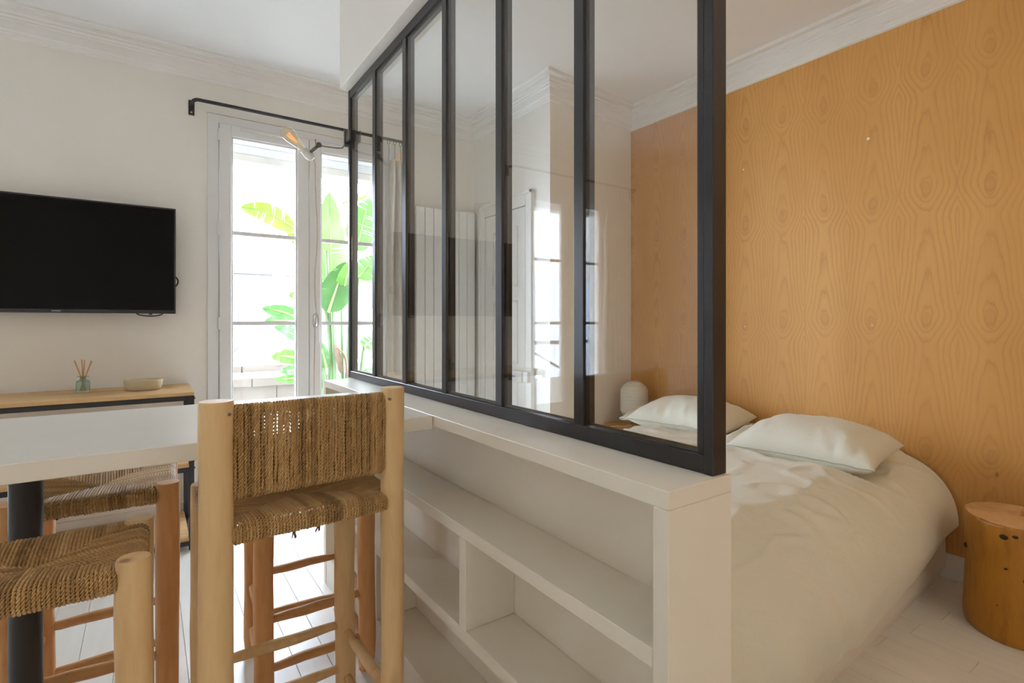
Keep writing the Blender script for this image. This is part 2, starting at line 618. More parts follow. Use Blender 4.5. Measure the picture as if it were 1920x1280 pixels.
def cornice(name, path, label):
    """path: room-side wall corner points, room on the left of travel"""
    P = [Vector((x, y)) for x, y in path]
    bm = BM()
    rings = []
    for i, p in enumerate(P):
        def nrm(a, b):
            d = (b - a).normalized()
            return Vector((-d.y, d.x))
        if i == 0:
            n = nrm(P[0], P[1])
        elif i == len(P) - 1:
            n = nrm(P[-2], P[-1])
        else:
            n1, n2 = nrm(P[i - 1], p), nrm(p, P[i + 1])
            n = (n1 + n2)
            n = n / (1 + n1.dot(n2))
        rings.append([bm.verts.new((p.x + n.x * d, p.y + n.y * d, z)) for d, z in PROF])
    for i in range(len(rings) - 1):
        for k in range(len(PROF) - 1):
            bm.faces.new((rings[i][k], rings[i + 1][k], rings[i + 1][k + 1], rings[i][k + 1]))
    return struct(obj(name, bm, PLASTER), label)


cornice('trim_1', [(WX, BACKY), (WX, 2.845), (2.22, 2.755), (2.22, TVY), (BX0, TVY), (BX0, BACKY), (WX, BACKY)], 'moulded white plaster cornice under the ceiling')

# baseboards
bm = BM()
box(bm, BX0, W2[0], TVY - 0.015, TVY, 0, 0.11, .002)
box(bm, W2[1], W1[0], TVY - 0.015, TVY, 0, 0.11, .002)
box(bm, W1[1], 2.22, TVY - 0.015, TVY, 0, 0.11, .002)
struct(obj('baseboard_back', bm, TRIMW), 'white baseboard below the television wall')
struct(obj('baseboard_right', bx(WX - 0.012, WX + .012, BACKY, 2.84, 0, 0.114, .002), TRIMW), 'white baseboard below the plywood wall')

# bulkhead above the glazed partition
struct(obj('wall_bulkhead', bx(0.762, 0.895, 0.40, 2.556, 2.325, CZ + .002, .003), WHITE), 'white bulkhead hanging from the ceiling above the glazed partition')

# added fill light: globe pendants out of view, kitchen half and bed foot


def pendant(label, x, y, z, strength):
    M = Mat('fill_light_globe')
    M.b.inputs['Emission Color'].default_value = (1.0, 0.82, 0.58, 1)
    M.b.inputs['Emission Strength'].default_value = strength
    M.col((0.8, 0.78, 0.72))
    pg = thing('fill_pendant', label, 'lamp', (x, y, CZ))
    obj('globe', lathe(BM(), [(.25 * math.sin(PI * i / 8), z - .25 * math.cos(PI * i / 8)) for i in range(9)], (x, y, 0), 12), M.m, pg, True)
    obj('lamp_flex', tube(BM(), [(x, y, z + .25), (x, y, CZ)], .004, 6), BLACKM, pg)
    obj('ceiling_rose', lathe(BM(), [(.05, CZ - .025), (.055, CZ)], (x, y, 0), 16), BLACKM, pg, True, 40)


pendant('added unseen fill-light pendant hanging in the kitchen half of the room', -1.75, -.9, 2.05, FILL_LAMP)
pendant('added unseen fill-light pendant hanging near the foot of the bed', 1.75, -1.05, 2.05, FILL_LAMP2)

# ------------------------------------------------------------------ windows


def make_window(name, label, x0, x1, gl, gr, stile, top, handle=True):
    """x0,x1 outer frame; gl=(a,b), gr=(a,b) glass openings"""
    yF = TVY - 0.012
    ztop = WT - 0.005
    root = obj(name, BM(), PVC)
    root.data.clear_geometry()
    bm = BM()
    fw = 0.062
    box(bm, x0, x0 + fw, yF, TVY + 0.05, 0, ztop, .003)
    box(bm, x1 - fw, x1, yF, TVY + 0.05, 0, ztop, .003)
    box(bm, x0, x1, yF + .0005, TVY + 0.05, ztop - 0.055, ztop, .003)
    box(bm, x0, x1, yF + .0005, TVY + 0.05, 0.0, 0.03, .003)
    bm.to_mesh(root.data)
    bm.free()
    struct(root, label)
    xm = (gl[1] + gr[0]) / 2
    zb = 0.12
    for (a, b, (ga, gb)) in ((x0 + fw, xm, gl), (xm, x1 - fw, gr)):
        bm = BM()
        ys = yF - 0.012
        zt = ztop - 0.052
        box(bm, a + .002, ga, ys, TVY + 0.045, 0.03, zt, .004)
        box(bm, gb, b - .0015, ys, TVY + 0.045, 0.03, zt, .004)
        box(bm, ga - .004, gb + .004, ys + .0008, TVY + 0.045, top, zt, .004)
        box(bm, ga - .004, gb + .004, ys + .0008, TVY + 0.045, 0.03, zb, .004)
        # glazing bead, stepped in
        for bbx in ((ga, ga + .010, zb, top), (gb - .010, gb, zb, top)):
            box(bm, bbx[0], bbx[1], ys + .012, TVY + .02, bbx[2], bbx[3], .002)
        box(bm, ga, gb, ys + .012, TVY + .02, top - .010, top, .002)
        box(bm, ga, gb, ys + .012, TVY + .02, zb, zb + .010, .002)
        sash = obj('window_sash', bm, PVC, root)
        for zc in (1.772, 1.195, 0.62):
            obj('glazing_bar', bx(ga + .004, gb - .004, TVY + .008, TVY + .034, zc - 0.013, zc + 0.013, .003), PVC, sash)
        for za, zc in ((zb, 0.607), (0.633, 1.182), (1.208, 1.759), (1.785, top)):
            obj('pane', bx(ga + .006, gb - .006, TVY + .019, TVY + .023, za + .002, zc - .002), GLASS, sash)
    for xh in (x0 + fw, x1 - fw):
        for zh in (2.37, 1.785, 1.195, 0.6):
            bm = BM()
            box(bm, xh - .008, xh + .006, yF - .02, yF + .001, zh - .035, zh + .035, .003)
            tube(bm, [(xh, yF - .02, zh - .038), (xh, yF - .02, zh + .038)], .006, 8)
            obj('hinge', bm, PVC, root)
    if handle:
        bm = BM()
        xh = xm + 0.046
        box(bm, xh - .014, xh + .014, yF - .022, yF - .011, 1.10, 1.20, .004)
        tube(bm, [(xh, yF - .02, 1.18), (xh, yF - .055, 1.18), (xh, yF - .06, 1.17), (xh, yF - .06, 1.06)], .009, 8)
        obj('window_handle', bm, PVC, root, True, 40)
        box_ = bx(gl[0] + .05, gl[1] - .01, yF - .024, yF - .011, top + .045, top + .062, .003)
        v = obj('trickle_vent', box_, PVC, root)
    return root


make_window('window_1', 'tall white double window looking onto the banana plants', W1[0], W1[1], (0.438, 0.832), (0.985, 1.384), 0.15, 2.375)
make_window('window_2', 'white double window left of the television, reflected in the partition', W2[0], W2[1], (-2.02, -1.675), (-1.545, -1.20), 0.13, 2.30)
# outer roller shutters
for (a, b), lb in ((W1, 'white roller shutter rolled up above the banana plant window'), (W2, 'white roller shutter rolled up above the boarded window')):
    t = thing('roller_shutter', lb, 'shutter', ((a + b) / 2, 3.98, 2.3))
    obj('shutter_box', bx(a + .02, b - .02, 3.90, 4.04, 2.40, 2.504, .004), PVC, t)
    for q in range(2):
        obj('shutter_slat', bx(a + .03, b - .03, 3.955, 3.968, 2.34 - q * .0, 2.40, .004) if q == 0 else bx(a + .03, b - .03, 3.95, 3.973, 2.285, 2.338, .005), PVC if q == 0 else SHUT, t)

# curtain rods with curtains


def rod_set(x0, x1, cx0, cx1, lab_rod, lab_cur, seed, wav=1.0):
    yr, zr = 3.665, 2.535
    t = thing('curtain_rod', lab_rod, 'curtain rod', (x0, TVY, zr))
    obj('rod', tube(BM(), smooth_pts([(x0, TVY, zr - .01), (x0, TVY - .05, zr - .006), (x0 + .02, yr + .005, zr), (x0 + .07, yr, zr), (x0 + .3, yr, zr)], 6)[:-1] + [(x0 + .3, yr, zr), (x1 - .3, yr, zr), (x1 - .07, yr, zr), (x1 - .02, yr + .01, zr), (x1, TVY - .05, zr), (x1, TVY, zr)], .0105, 10), BLACKM, t, True)
    for xe in (x0, x1):
        p = obj('bracket_plate', bx(xe - .016, xe + .016, TVY - .005, TVY, zr - .07, zr + .022, .002), BLACKM, t)
        bm = BM()
        for zz in (zr - .052,):
            lathe(bm, [(.0045, 0), (.0045, .002), (.001, .003)], sides=8, M=Matrix.Translation((xe, TVY - .005, zz)) @ Matrix.Rotation(PI / 2, 4, 'X'))
        obj('screw', bm, CHROME, p)
    cur = thing('curtain', lab_cur, 'curtain', ((cx0 + cx1) / 2, yr, 0.02))
    L = cx1 - cx0
    nf = max(3, int(L / 0.055))

    def cf(u, v):
        z = 0.03 + v * 2.36
        sq = 1.0 - 0.25 * v ** 6
        ph = u * nf * 2 * PI + mnoise.noise(Vector((u * 3 + seed, z * .5, 0))) * 1.4
        amp = 0.030 * (0.7 + 0.5 * mnoise.noise(Vector((u * 5, z * .7, seed))))
        x = cx0 + L * (u * sq + (1 - sq) * .5) + 0.012 * mnoise.noise(Vector((z * 1.6, u * 2, seed))) * wav
        return Vector((x, yr + amp * math.sin(ph), z))
    bm = BM()
    grid(bm, cf, nf * 12, 40)
    c = obj('cloth', bm, CURTAINM, cur, True)
    md = c.modifiers.new('thickness', 'SOLIDIFY')
    md.thickness = .0015
    for q in range(nf + 1):
        xq = cx0 + L * (.12 + .76 * q / nf)
        pts = [(xq + .004 * math.sin(a * 2), yr + .019 * math.sin(a), zr - .012 + .022 * math.cos(a)) for a in [2 * PI * j / 14 for j in range(15)]]
        obj('curtain_ring', tube(BM(), pts, .0022, 6, False), BLACKM, cur, True)
        obj('curtain_hook', tube(BM(), [(xq, yr, zr - .034), (xq + .003, yr, zr - .07), (xq, yr, 2.37)], .002, 5), BLACKM, cur)


rod_set(0.222, 1.66, 1.425, 1.605, 'black bent curtain rod above the banana plant window', 'cream linen curtain gathered at right of the banana plant window', 1.0)
rod_set(-2.45, -0.93, -2.40, -1.98, 'black curtain rod above the window left of the television', 'cream curtain at the window left of the television', 4.0, 2.5)

# ------------------------------------------------------------------ radiator and cupboard door
t = thing('vertical_radiator', 'tall white vertical radiator of flat panels beside the curtain', 'radiator', (1.93, 3.72, 0.42))
fin = None
nfin = 7
fwid = (2.195 - 1.677) / nfin
for q in range(nfin):
    xa = 1.677 + q * fwid
    o = None
    if fin is None:
        bm = bx(0, fwid - .004, 0, 0.022, 0.43, 2.085, .004, 2)
        o = obj('radiator_panel', bm, RADM, t)
        fin = o.data
    else:
        o = link('radiator_panel', fin, RADM, t)
    o.location = Vector((xa, 3.69, 0)) - t.location
for zz in (0.50, 2.02):
    obj('header_pipe', tube(BM(), [(1.68, 3.727, zz), (2.19, 3.727, zz)], .016, 8), RADM, t, True)
for xx in (1.78, 2.09):
    for zz in (0.7, 1.8):
        obj('wall_bracket', bx(xx - .015, xx + .015, 3.713, 3.757, zz - .02, zz + .02), RADM, t)
for xx in (1.72, 2.15):
    obj('supply_pipe', tube(BM(), [(xx, 3.727, 0.5), (xx, 3.727, 0.0)], .009, 8), RADM, t, True)

dx = 2.22
bm = BM()
for (ya, yb, za, zb) in ((2.925, 3.008, 0, 2.13), (3.552, 3.635, 0, 2.13)):
    box(bm, dx - .022, dx + .0, ya, yb, za, zb, .003)
    box(bm, dx - .032, dx - .02, ya if ya < 3 else yb - .025, ya + .025 if ya < 3 else yb, za, zb, .003)
box(bm, dx - .022, dx, 3.008, 3.552, 2.03, 2.13, .003)
box(bm, dx - .032, dx - .02, 2.925, 3.635, 2.105, 2.13, .003)
door = struct(obj('door_1', bm, TRIMW), 'narrow white panelled cupboard door beyond the partition')
leaf = BM()
ya, yb = 3.013, 3.547
box(leaf, dx - .008, dx - .001, ya, yb, 0.01, 2.025, .002)
for (za, zb) in ((0.01, 0.14), (0.80, 0.90), (1.36, 1.46), (1.90, 2.025)):
    box(leaf, dx - .018, dx - .006, ya, yb, za, zb, .002)
for (y0, y1) in ((ya, ya + .09), (yb - .09, yb)):
    box(leaf, dx - .0185, dx - .006, y0, y1, 0.01, 2.025, .002)
lf = obj('door_leaf', leaf, TRIMW, door)
for (za, zb) in ((0.14, 0.80), (0.90, 1.36), (1.46, 1.90)):
    bm = BM()
    y0, y1 = ya + .09, yb - .09
    for a in ((y0, y0 + .018, za, zb), (y1 - .018, y1, za, zb), (y0, y1, za, za + .018), (y0, y1, zb - .018, zb)):
        box(bm, dx - .024, dx - .006, a[0], a[1], a[2], a[3], .005, 2)
    obj('panel_moulding', bm, TRIMW, lf)
for zh in (1.80, 1.06, 0.25):
    obj('hinge', tube(BM(), [(dx - .026, 3.55, zh - .045), (dx - .026, 3.55, zh + .045)], .007, 8), TRIMW, door, True, 40)
lk = obj('lock_box', bx(dx - .045, dx - .017, 3.02, 3.13, 0.775, 0.855, .003), TRIMW, door)
obj('door_knob', lathe(BM(), [(.004, 0), (.006, .02), (.016, .028), (.017, .04), (.008, .048), (0, .049)], sides=14, M=Matrix.Translation((dx - .045, 3.11, .815)) @ Matrix.Rotation(-PI / 2, 4, 'Y')), CHROME, door, True)
obj('lock_keep', bx(dx - .05, dx - .02, 2.945, 3.00, 0.78, 0.855, .003), TRIMW, door)

# ------------------------------------------------------------------ low bookcase, partition, bar
ZC = 0.933
bc = thing('low_bookcase', 'low white open bookcase carrying the glazed partition', 'bookcase', (0.76, 1.53, 0))
CX0, CX1, CY0, CY1 = 0.675, 0.845, 0.541, 2.512
obj('countertop', bx(CX0, CX1, CY0, CY1, 0.9025, ZC, .0015), JOINERY, bc)
obj('end_panel', bx(CX0, CX1, CY0, CY0 + 0.032, 0, 0.902, .0015), JOINERY, bc)
obj('end_panel', bx(CX0, CX1, CY1 - 0.034, CY1, 0, 0.902, .0015), JOINERY, bc)
ya, yb = CY0 + 0.0325, CY1 - 0.0345
obj('back_panel', bx(CX1 - 0.014, CX1 - .001, ya, yb, 0.0, 0.902), JOINERY, bc)
for z0, z1 in ((0.637, 0.669), (0.368, 0.400), (0.10, 0.132)):
    obj('shelf', bx(CX0 + .001, CX1 - .0145, ya, yb, z0, z1, .0015), JOINERY, bc)
for yd in (1.187,):
    obj('divider', bx(CX0 + .001, CX1 - .0145, yd, yd + .034, 0.4003, 0.6367, .0015), JOINERY, bc)
obj('divider', bx(CX0 + .001, CX1 - .0145, 1.83, 1.864, 0.1323, 0.3677, .0015), JOINERY, bc)
obj('plinth', bx(CX0 + .002, CX0 + .02, ya, yb, 0, 0.0997), JOINERY, bc)

gp = thing('glazed_partition', 'black steel framed glass partition standing on the low bookcase', 'partition', (0.82, 1.55, ZC))
FX0, FX1 = 0.806, 0.843
FY0, FY1 = 0.550, 2.562
FZ0, FZ1 = 0.9335, 2.3245
obj('end_post', bx(FX0 - .002, FX1, FY0, FY0 + 0.019, FZ0, FZ1, .0012), BLACK, gp)
obj('end_post', bx(FX0 - .002, FX1, FY1 - .022, FY1, FZ0, FZ1, .0012), BLACK, gp)
obj('bottom_rail', bx(FX0, FX1, FY0 + .0193, FY1 - .0223, FZ0, 0.9665, .0012), BLACK, gp)
obj('top_rail', bx(FX0, FX1, FY0 + .0193, FY1 - .0223, 2.285, FZ1, .0012), BLACK, gp)
mull = [(0.569, 0.584), (0.882, 0.915), (1.214, 1.246), (1.544, 1.575), (1.871, 1.906), (2.199, 2.233), (2.532, 2.540)]
for a, b in mull:
    o = obj('mullion', bx(FX0 + .0003, FX1 - .0003, a + .0003, b - .0003, 0.9668, 2.2847, .0012), BLACK, gp)
GX = 0.814
for (a0, a), (b, b0) in zip(mull[:-1], mull[1:]):
    p = obj('pane', bx(GX - .003, GX + .003, a + .0005, b - .0005, 0.967, 2.2845), PGLASS, gp)
    bm = BM()
    for (y0, y1, z0, z1) in ((a, a + .009, .967, 2.2845), (b - .009, b, .967, 2.2845), (a, b, .967, .9745), (a, b, 2.277, 2.2845)):
        box(bm, GX + .0035, GX + .011, y0 + .0004, y1 - .0004, z0, z1, .001)
    obj('glazing_bead', bm, BLACK, gp)

bt = thing('bar_table', 'long white bar table butting against the low bookcase', 'bar table', (-0.235, 1.68, 0))
bar_pts = [(-1.35, 1.345), (0.6735, 1.371), (0.6735, 2.010), (-1.35, 2.006)]
bm = prism(BM(), bar_pts, 0.8935, ZC - .0005)
bmesh.ops.bevel(bm, geom=list(bm.edges), offset=.0015, segments=1, affect='EDGES')
obj('table_top', bm, BARM, bt)
for lx in (-0.236, -1.2):
    lg = obj('leg', tube(BM(), [(lx, 1.68, 0.004), (lx, 1.68, 0.888)], .0315, 28), BLACKM, bt, True, 40)
    obj('mounting_plate', lathe(BM(), [(.06, .888), (.06, .893), (.0, .893)], (lx, 1.68, 0), 24), BLACKM, lg)
    obj('foot', lathe(BM(), [(.036, 0), (.036, .006), (.0, .006)], (lx, 1.68, 0), 24), BLACKM, lg)

# ------------------------------------------------------------------ rope-seated stools


class RopeMesh:
    def __init__(self):
        self.V, self.F, self.T, self.n = [], [], [], 0

    def strand(self, P, r, tw, tone, phase, sides=4, per=5, inner=0.56, plyr=0.60):
        P = np.array([tuple(p) for p in P], float)
        seg = np.linalg.norm(np.diff(P, axis=0), axis=1)
        s = np.concatenate([[0], np.cumsum(seg)])
        n = max(4, int(s[-1] / tw * per))
        t = np.linspace(0, s[-1], n + 1)
        Q = np.stack([np.interp(t, s, P[:, k]) for k in range(3)], 1)
        T = np.gradient(Q, axis=0)
        T /= np.linalg.norm(T, axis=1)[:, None] + 1e-12
        ref = np.array([0.31, 0.83, 0.47]) if abs(T[:, 1]).mean() < 0.8 else np.array([0.9, 0.1, 0.42])
        # plane normal of the strand is stable for the paths used here
        N = np.cross(T, ref)
        N /= np.linalg.norm(N, axis=1)[:, None] + 1e-12
        B = np.cross(T, N)
        for k in (0, 1):
            a = 2 * PI * t / tw + phase + k * PI
            C = Q + r * inner * (np.cos(a)[:, None] * N + np.sin(a)[:, None] * B)
            ang = 2 * PI * np.arange(sides) / sides
            R = C[:, None, :] + r * plyr * (np.cos(ang)[None, :, None] * N[:, None, :] + np.sin(ang)[None, :, None] * B[:, None, :])
            self.V.append(R.reshape(-1, 3))
            i = np.arange(n)[:, None] * sides
            j = np.arange(sides)[None, :]
            j2 = (j + 1) % sides
            f = np.stack([i + j, i + j2, i + sides + j2, i + sides + j], -1).reshape(-1, 4) + self.n
            self.F.append(f)
            self.T.append(np.full(R.shape[0] * sides, tone))
            self.n += R.shape[0] * sides

    def build(self, name, parent):
        V = np.concatenate(self.V)
        F = np.concatenate(self.F)
        me = bpy.data.meshes.new(name)
        me.vertices.add(len(V))
        me.vertices.foreach_set('co', V.ravel())
        me.loops.add(F.size)
        me.loops.foreach_set('vertex_index', F.ravel().astype(np.int32))
        me.polygons.add(len(F))
        me.polygons.foreach_set('loop_start', np.arange(0, F.size, 4, dtype=np.int32))
        me.polygons.foreach_set('use_smooth', np.ones(len(F), dtype=bool))
        a = me.attributes.new('tone', 'FLOAT', 'POINT')
        a.data.foreach_set('value', np.concatenate(self.T).astype(np.float32))
        me.update()
        me.validate()
        return link(name, me, ROPE, parent)


def log_leg(bm, x, y, z0, z1, r0, r1, seed, lean=(0, 0)):
    n = 14
    P, R = [], []
    for i in range(n + 1):
        t = i / n
        P.append(Vector((x + lean[0] * (1 - t) + .004 * mnoise.noise(Vector((seed, t * 3, 0))), y + lean[1] * (1 - t) + .004 * mnoise.noise(Vector((seed + 9, t * 3, 0))), z0 + (z1 - z0) * t)))
        R.append((r0 + (r1 - r0) * t) * (1 + .035 * mnoise.noise(Vector((seed * 2, t * 6, 4)))))
    R[0] *= .86
    P.append(P[-1] + Vector((0, 0, .004)))
    R.append(R[-1] * .93)
    tube(bm, P, R, 18, True, .04, seed)
    return bm


def rung(p, q, r, seed):
    n = 8
    P, R = [], []
    p, q = Vector(p), Vector(q)
    for i in range(n + 1):
        t = i / n
        c = p.lerp(q, t)
        c.z += .004 * mnoise.noise(Vector((seed, t * 4, 2)))
        P.append(c)
        R.append(r * (0.72 + .38 * math.sin(PI * min(1, max(0, t * .9 + .05))) + .08 * mnoise.noise(Vector((seed * 3, t * 5, 1)))))
    return tube(BM(), P, R, 9, True, .12, seed)


def seat_ropes(c, zr, seed, radii, pitch=0.0066, sides=4, per=5, rail_h=.021, rail_w=.019, dip=.020):
    """c: four corner points (near-left, near-right, far-right, far-left) of the seat rails"""
    rm = RopeMesh()
    rg = random.Random(seed)
    O = sum((Vector(p) for p in c), Vector((0, 0))) / 4
    for k in range(4):
        A, B = Vector(c[k]), Vector(c[(k + 1) % 4])
        d = (B - A)
        L = d.length
        d.normalize()
        nrm = Vector((d.y, -d.x))          # outward
        if nrm.dot(O - A) > 0:
            nrm = -nrm
        h = abs((O - A).dot(nrm))
        so = (O - A).dot(d) / L
        n = int(L / pitch)
        tb = .5
        for i in range(n):
            s = (i + .5) / n
            if s * L < radii[k] * .80 or (1 - s) * L < radii[(k + 1) % 4] * .80:
                continue
            tri = s / so if s < so else (1 - s) / (1 - so)
            ln = max(0.004, h * tri)
            e = A + d * (s * L)
            if i % 3 == 0:
                tb = rg.uniform(.2, .9)
            zj = rg.uniform(-.001, .001)

            def pt(out, z):
                q = e + nrm * out
                return (q.x, q.y, zr + z + zj)
            rw, rh = rail_w, rail_h
            path = [pt(-rw * 1.1, -rh * .6), pt(-rw * .5, -rh), pt(rw * .3, -rh), pt(rw * .9, -rh * .55), pt(rw, 0), pt(rw * .9, rh * .55), pt(rw * .3, rh), pt(-rw * .5, rh * .98)]
            m = max(1, int(ln / .02))
            end_dip = dip * (ln / h)
            for j in range(1, m + 1):
                q = j / m
                path.append(pt(-rw * .5 - (ln) * q, rh * .98 - end_dip * (q ** 1.5)))
            rm.strand(path, pitch * .56, pitch * 2.1, min(1, max(0, tb + rg.uniform(-.18, .18))), rg.uniform(0, 6), sides, per)
    return rm


def make_stool(label, legs, tops, zr, woodm, seed, back=False, r=(.029, .028), rung_z=(.275, .125), sides=4, per=5, pitch=.0066):
    cx = sum(l[0] for l in legs) / 4
    cy = sum(l[1] for l in legs) / 4
    t = thing('bar_stool', label, 'stool', (cx, cy, 0), 'log-legged stools with woven rope seats')
    for i, (lx, ly) in enumerate(legs):
        rr = r[i] if len(r) == 4 else r[0]
        o = obj('leg', log_leg(BM(), lx, ly, 0, tops[i] - .004, rr * .98, rr, seed + i * 1.7), woodm, t, True, 50)
        if back and i < 2:
            sgn = 1 if i == 0 else -1
            d = Vector((legs[1][0] - legs[0][0], legs[1][1] - legs[0][1])).normalized()
            p = Vector((lx + sgn * d.x * rr * .62 + d.y * rr * .80, ly + sgn * d.y * rr * .62 - d.x * rr * .80, tops[i] - .026))
            obj('screw', lathe(BM(), [(.0035, -.004), (.0035, .0035), (.002, .004)], sides=10, M=Matrix.Translation(p) @ Matrix.Rotation(PI / 2, 4, 'X')), SCREWM, o)
    # rungs
    for k in range(4):
        a, b = legs[k], legs[(k + 1) % 4]
        off = -.022 if k % 2 else 0.0
        for q, zz in enumerate(rung_z):
            obj('rung', rung((a[0], a[1], zz + off + .006 * math.sin(seed + k * 2 + q)), (b[0], b[1], zz + off + .006 * math.cos(seed * 2 + k + q)), .0145, seed + k + q * 7), RUNGWOOD if not back else woodm, t, True)
        A, B = Vector((*a, zr)), Vector((*b, zr))
        obj('seat_rail', tube(BM(), [A, B], .014, 8), woodm, t)
    # seat rope between the legs
    C = [Vector(l) for l in legs]
    o = seat_ropes(C, zr, seed, [r[i] if len(r) == 4 else r[0] for i in range(4)], pitch, sides, per).build('woven_seat', t)
    o['kind'] = 'stuff'
    if back:
        A, B = Vector((*legs[0], 0)), Vector((*legs[1], 0))
        d = (B - A)
        L = d.length
        d.normalize()
        nrm = Vector((-d.y, d.x, 0))
        z0, z1 = .838, 1.012
        for zz in (z0, z1):
            obj('back_rail', tube(BM(), [A + Vector((0, 0, zz)), B + Vector((0, 0, zz))], .010, 8), woodm, t)
        rm = RopeMesh()
        rg = random.Random(11)
        ra, rb = legs and (r[0], r[1])
        s0, s1 = ra * .92, L - rb * .92
        pb = 0.0065
        n = int((s1 - s0) / pb)
        tb = .5
        gaps = {8: 1, 11: 1, 12: 1, 16: 1, 19: 1, 22: 2, 34: 2, 35: 2, 36: 1, 45: 2}
        for i in range(n):
            s = s0 + (i + .5) * pb * (s1 - s0) / (n * pb)
            if i % 2 == 0:
                tb = rg.uniform(.15, .95)
            jx = rg.uniform(-.0007, .0007)
            ww = .013
            j2 = rg.uniform(-.0012, .0012)

            def pt(out, z, w=0.0):
                q = A + d * (s + jx + w) + nrm * out
                return (q.x, q.y, z)
            wob = [rg.uniform(-.0011, .0011) for _ in range(8)]
            nz = 7
            up = [pt(-ww, z0 + (z1 - z0) * j / nz, wob[j]) for j in range(nz + 1)]
            dn = [pt(ww, z1 + (z0 - z1) * j / nz, j2 - wob[j] * .8) for j in range(nz + 1)]
            rr_ = pb * (.56 if i not in gaps else .50)
            rm.strand([pt(0, z0 - .013)] + up + [pt(-ww * .6, z1 + .011), pt(ww * .6, z1 + .011)] + dn + [pt(ww * .6, z0 - .010), pt(0, z0 - .013)], rr_, pb * 2.6, min(1, max(0, tb + rg.uniform(-.15, .15))), rg.uniform(0, 6), 4, 5)
        o = rm.build('woven_backrest', t)
        o['kind'] = 'stuff'
        # frayed rope ends under the seat
        fray = plain('purple_brown_fray', (.14, .07, .07), .8)
        for q, (f, zz) in enumerate(((.40, zr - .028), (.545, zr - .026))):
            bm = BM()
            p = A + d * (L * f) + nrm * .01
            p.z = zz
            for j in range(4):
                a = rg.uniform(-1, 1)
                tube(bm, [p + Vector((0, 0, .012)), p + Vector((a * .004, 0, -.006)), p + Vector((a * .010, .002, -.014 - .004 * rg.random()))], [.0022, .0018, .001], 5)
            obj('frayed_end', bm, fray, t)
    return t


make_stool('pale wooden bar stool with a woven rope backrest, nearest the bookcase', [(.118, 1.256), (.512, 1.272), (.503, 1.632), (.122, 1.622)],
           [1.036, 1.036, .772, .772], .752, PALEWOOD, 2.0, True, (.0335, .029, .030, .029), (.275, .135))
make_stool('backless orange-wood stool on the window side, beside the bookcase', [(.300, 1.80), (.628, 1.80), (.640, 2.13), (.316, 2.13)],
           [.748, .748, .748, .748], .715, ORANGEWOOD, 5.0, False, (.030, .030, .027, .027), (.268, .112), 3, 4)
make_stool('backless orange-wood stool beyond the black bar leg', [(-.284, 1.79), (.048, 1.784), (.058, 2.13), (-.258, 2.115)],
           [.748, .748, .748, .748], .717, ORANGEWOOD, 8.0, False, (.029, .029, .028, .028), (.272, .125), 3, 4)
make_stool('backless rope-seated stool nearest the left edge, in front of the black leg', [(-.352, 1.25), (-.021, 1.249), (-.016, 1.52), (-.352, 1.52)],
           [.745, .748, .740, .745], .712, PALEWOOD, 13.0, False, (.029, .0295, .029, .029), (.27, .12), 4, 5)

# ------------------------------------------------------------------ television
tx1, tx0, tz0, tz1, ty = 0.138, -0.915, 1.252, 1.866, 3.66
tv = thing('television', 'black flat screen television hung on the wall', 'television', ((tx0 + tx1) / 2, TVY, 1.55))
obj('housing', bx(tx0, tx1, ty + .004, ty + .042, tz0, tz1, .004), BEZEL, tv)
obj('screen', bx(tx0 + .009, tx1 - .009, ty + .0015, ty + .0045, tz0 + .020, tz1 - .009), SCREEN, tv)
bm = BM()
box(bm, tx0, tx1, ty, ty + .006, tz1 - .009, tz1, .0015)
box(bm, tx0, tx1, ty, ty + .006, tz0, tz0 + .020, .0015)
box(bm, tx0, tx0 + .009, ty, ty + .006, tz0 + .02, tz1 - .009, .0015)
box(bm, tx1 - .009, tx1, ty, ty + .006, tz0 + .02, tz1 - .009, .0015)
obj('bezel', bm, BEZEL, tv)
obj('wall_mount', bx(-.55, -.22, ty + .042, TVY, 1.4, 1.7), BLACKM, tv)
obj('sensor', bx(.008, .024, ty + .004, ty + .02, tz0 - .007, tz0 + .001), BEZEL, tv)
fc = bpy.data.curves.new('logo', 'FONT')
fc.body = 'SAMSUNG'
fc.size = .0085
fc.space_character = 1.25
fc.extrude = .0002
fo = bpy.data.objects.new('logo', fc)
COL.objects.link(fo)
bpy.context.view_layer.update()
lm = bpy.data.meshes.new_from_object(fo.evaluated_get(bpy.context.evaluated_depsgraph_get()))
bpy.data.objects.remove(fo)
wv = [v.co.x for v in lm.vertices]
mx_, mn_ = max(wv), min(wv)
lm.transform(Matrix.Translation((-.396, ty - .0004, tz0 + .0075)) @ Matrix.Rotation(PI / 2, 4, 'X') @ Matrix.Diagonal((.036 / (mx_ - mn_), 1, 1, 1)) @ Matrix.Translation((-(mx_ + mn_) / 2, 0, 0)))
link('logo_lettering', lm, LOGO, tv)
obj('power_cable', tube(BM(), smooth_pts([(-.06, ty + .03, tz0 + .02), (-.045, ty + .03, tz0 - .004), (-.01, ty + .03, tz0 - .013), (.035, ty + .03, tz0 - .014), (.07, ty + .03, tz0 - .004), (.08, ty + .03, tz0 + .02)], 6), .0035, 6), RUBBER, tv, True)
obj('side_cable', tube(BM(), smooth_pts([(tx1 - .02, ty + .045, 1.49), (tx1 + .008, ty + .045, 1.46), (tx1 + .010, ty + .045, 1.43), (tx1 - .02, ty + .045, 1.39)], 6), .004, 6), RUBBER, tv, True)

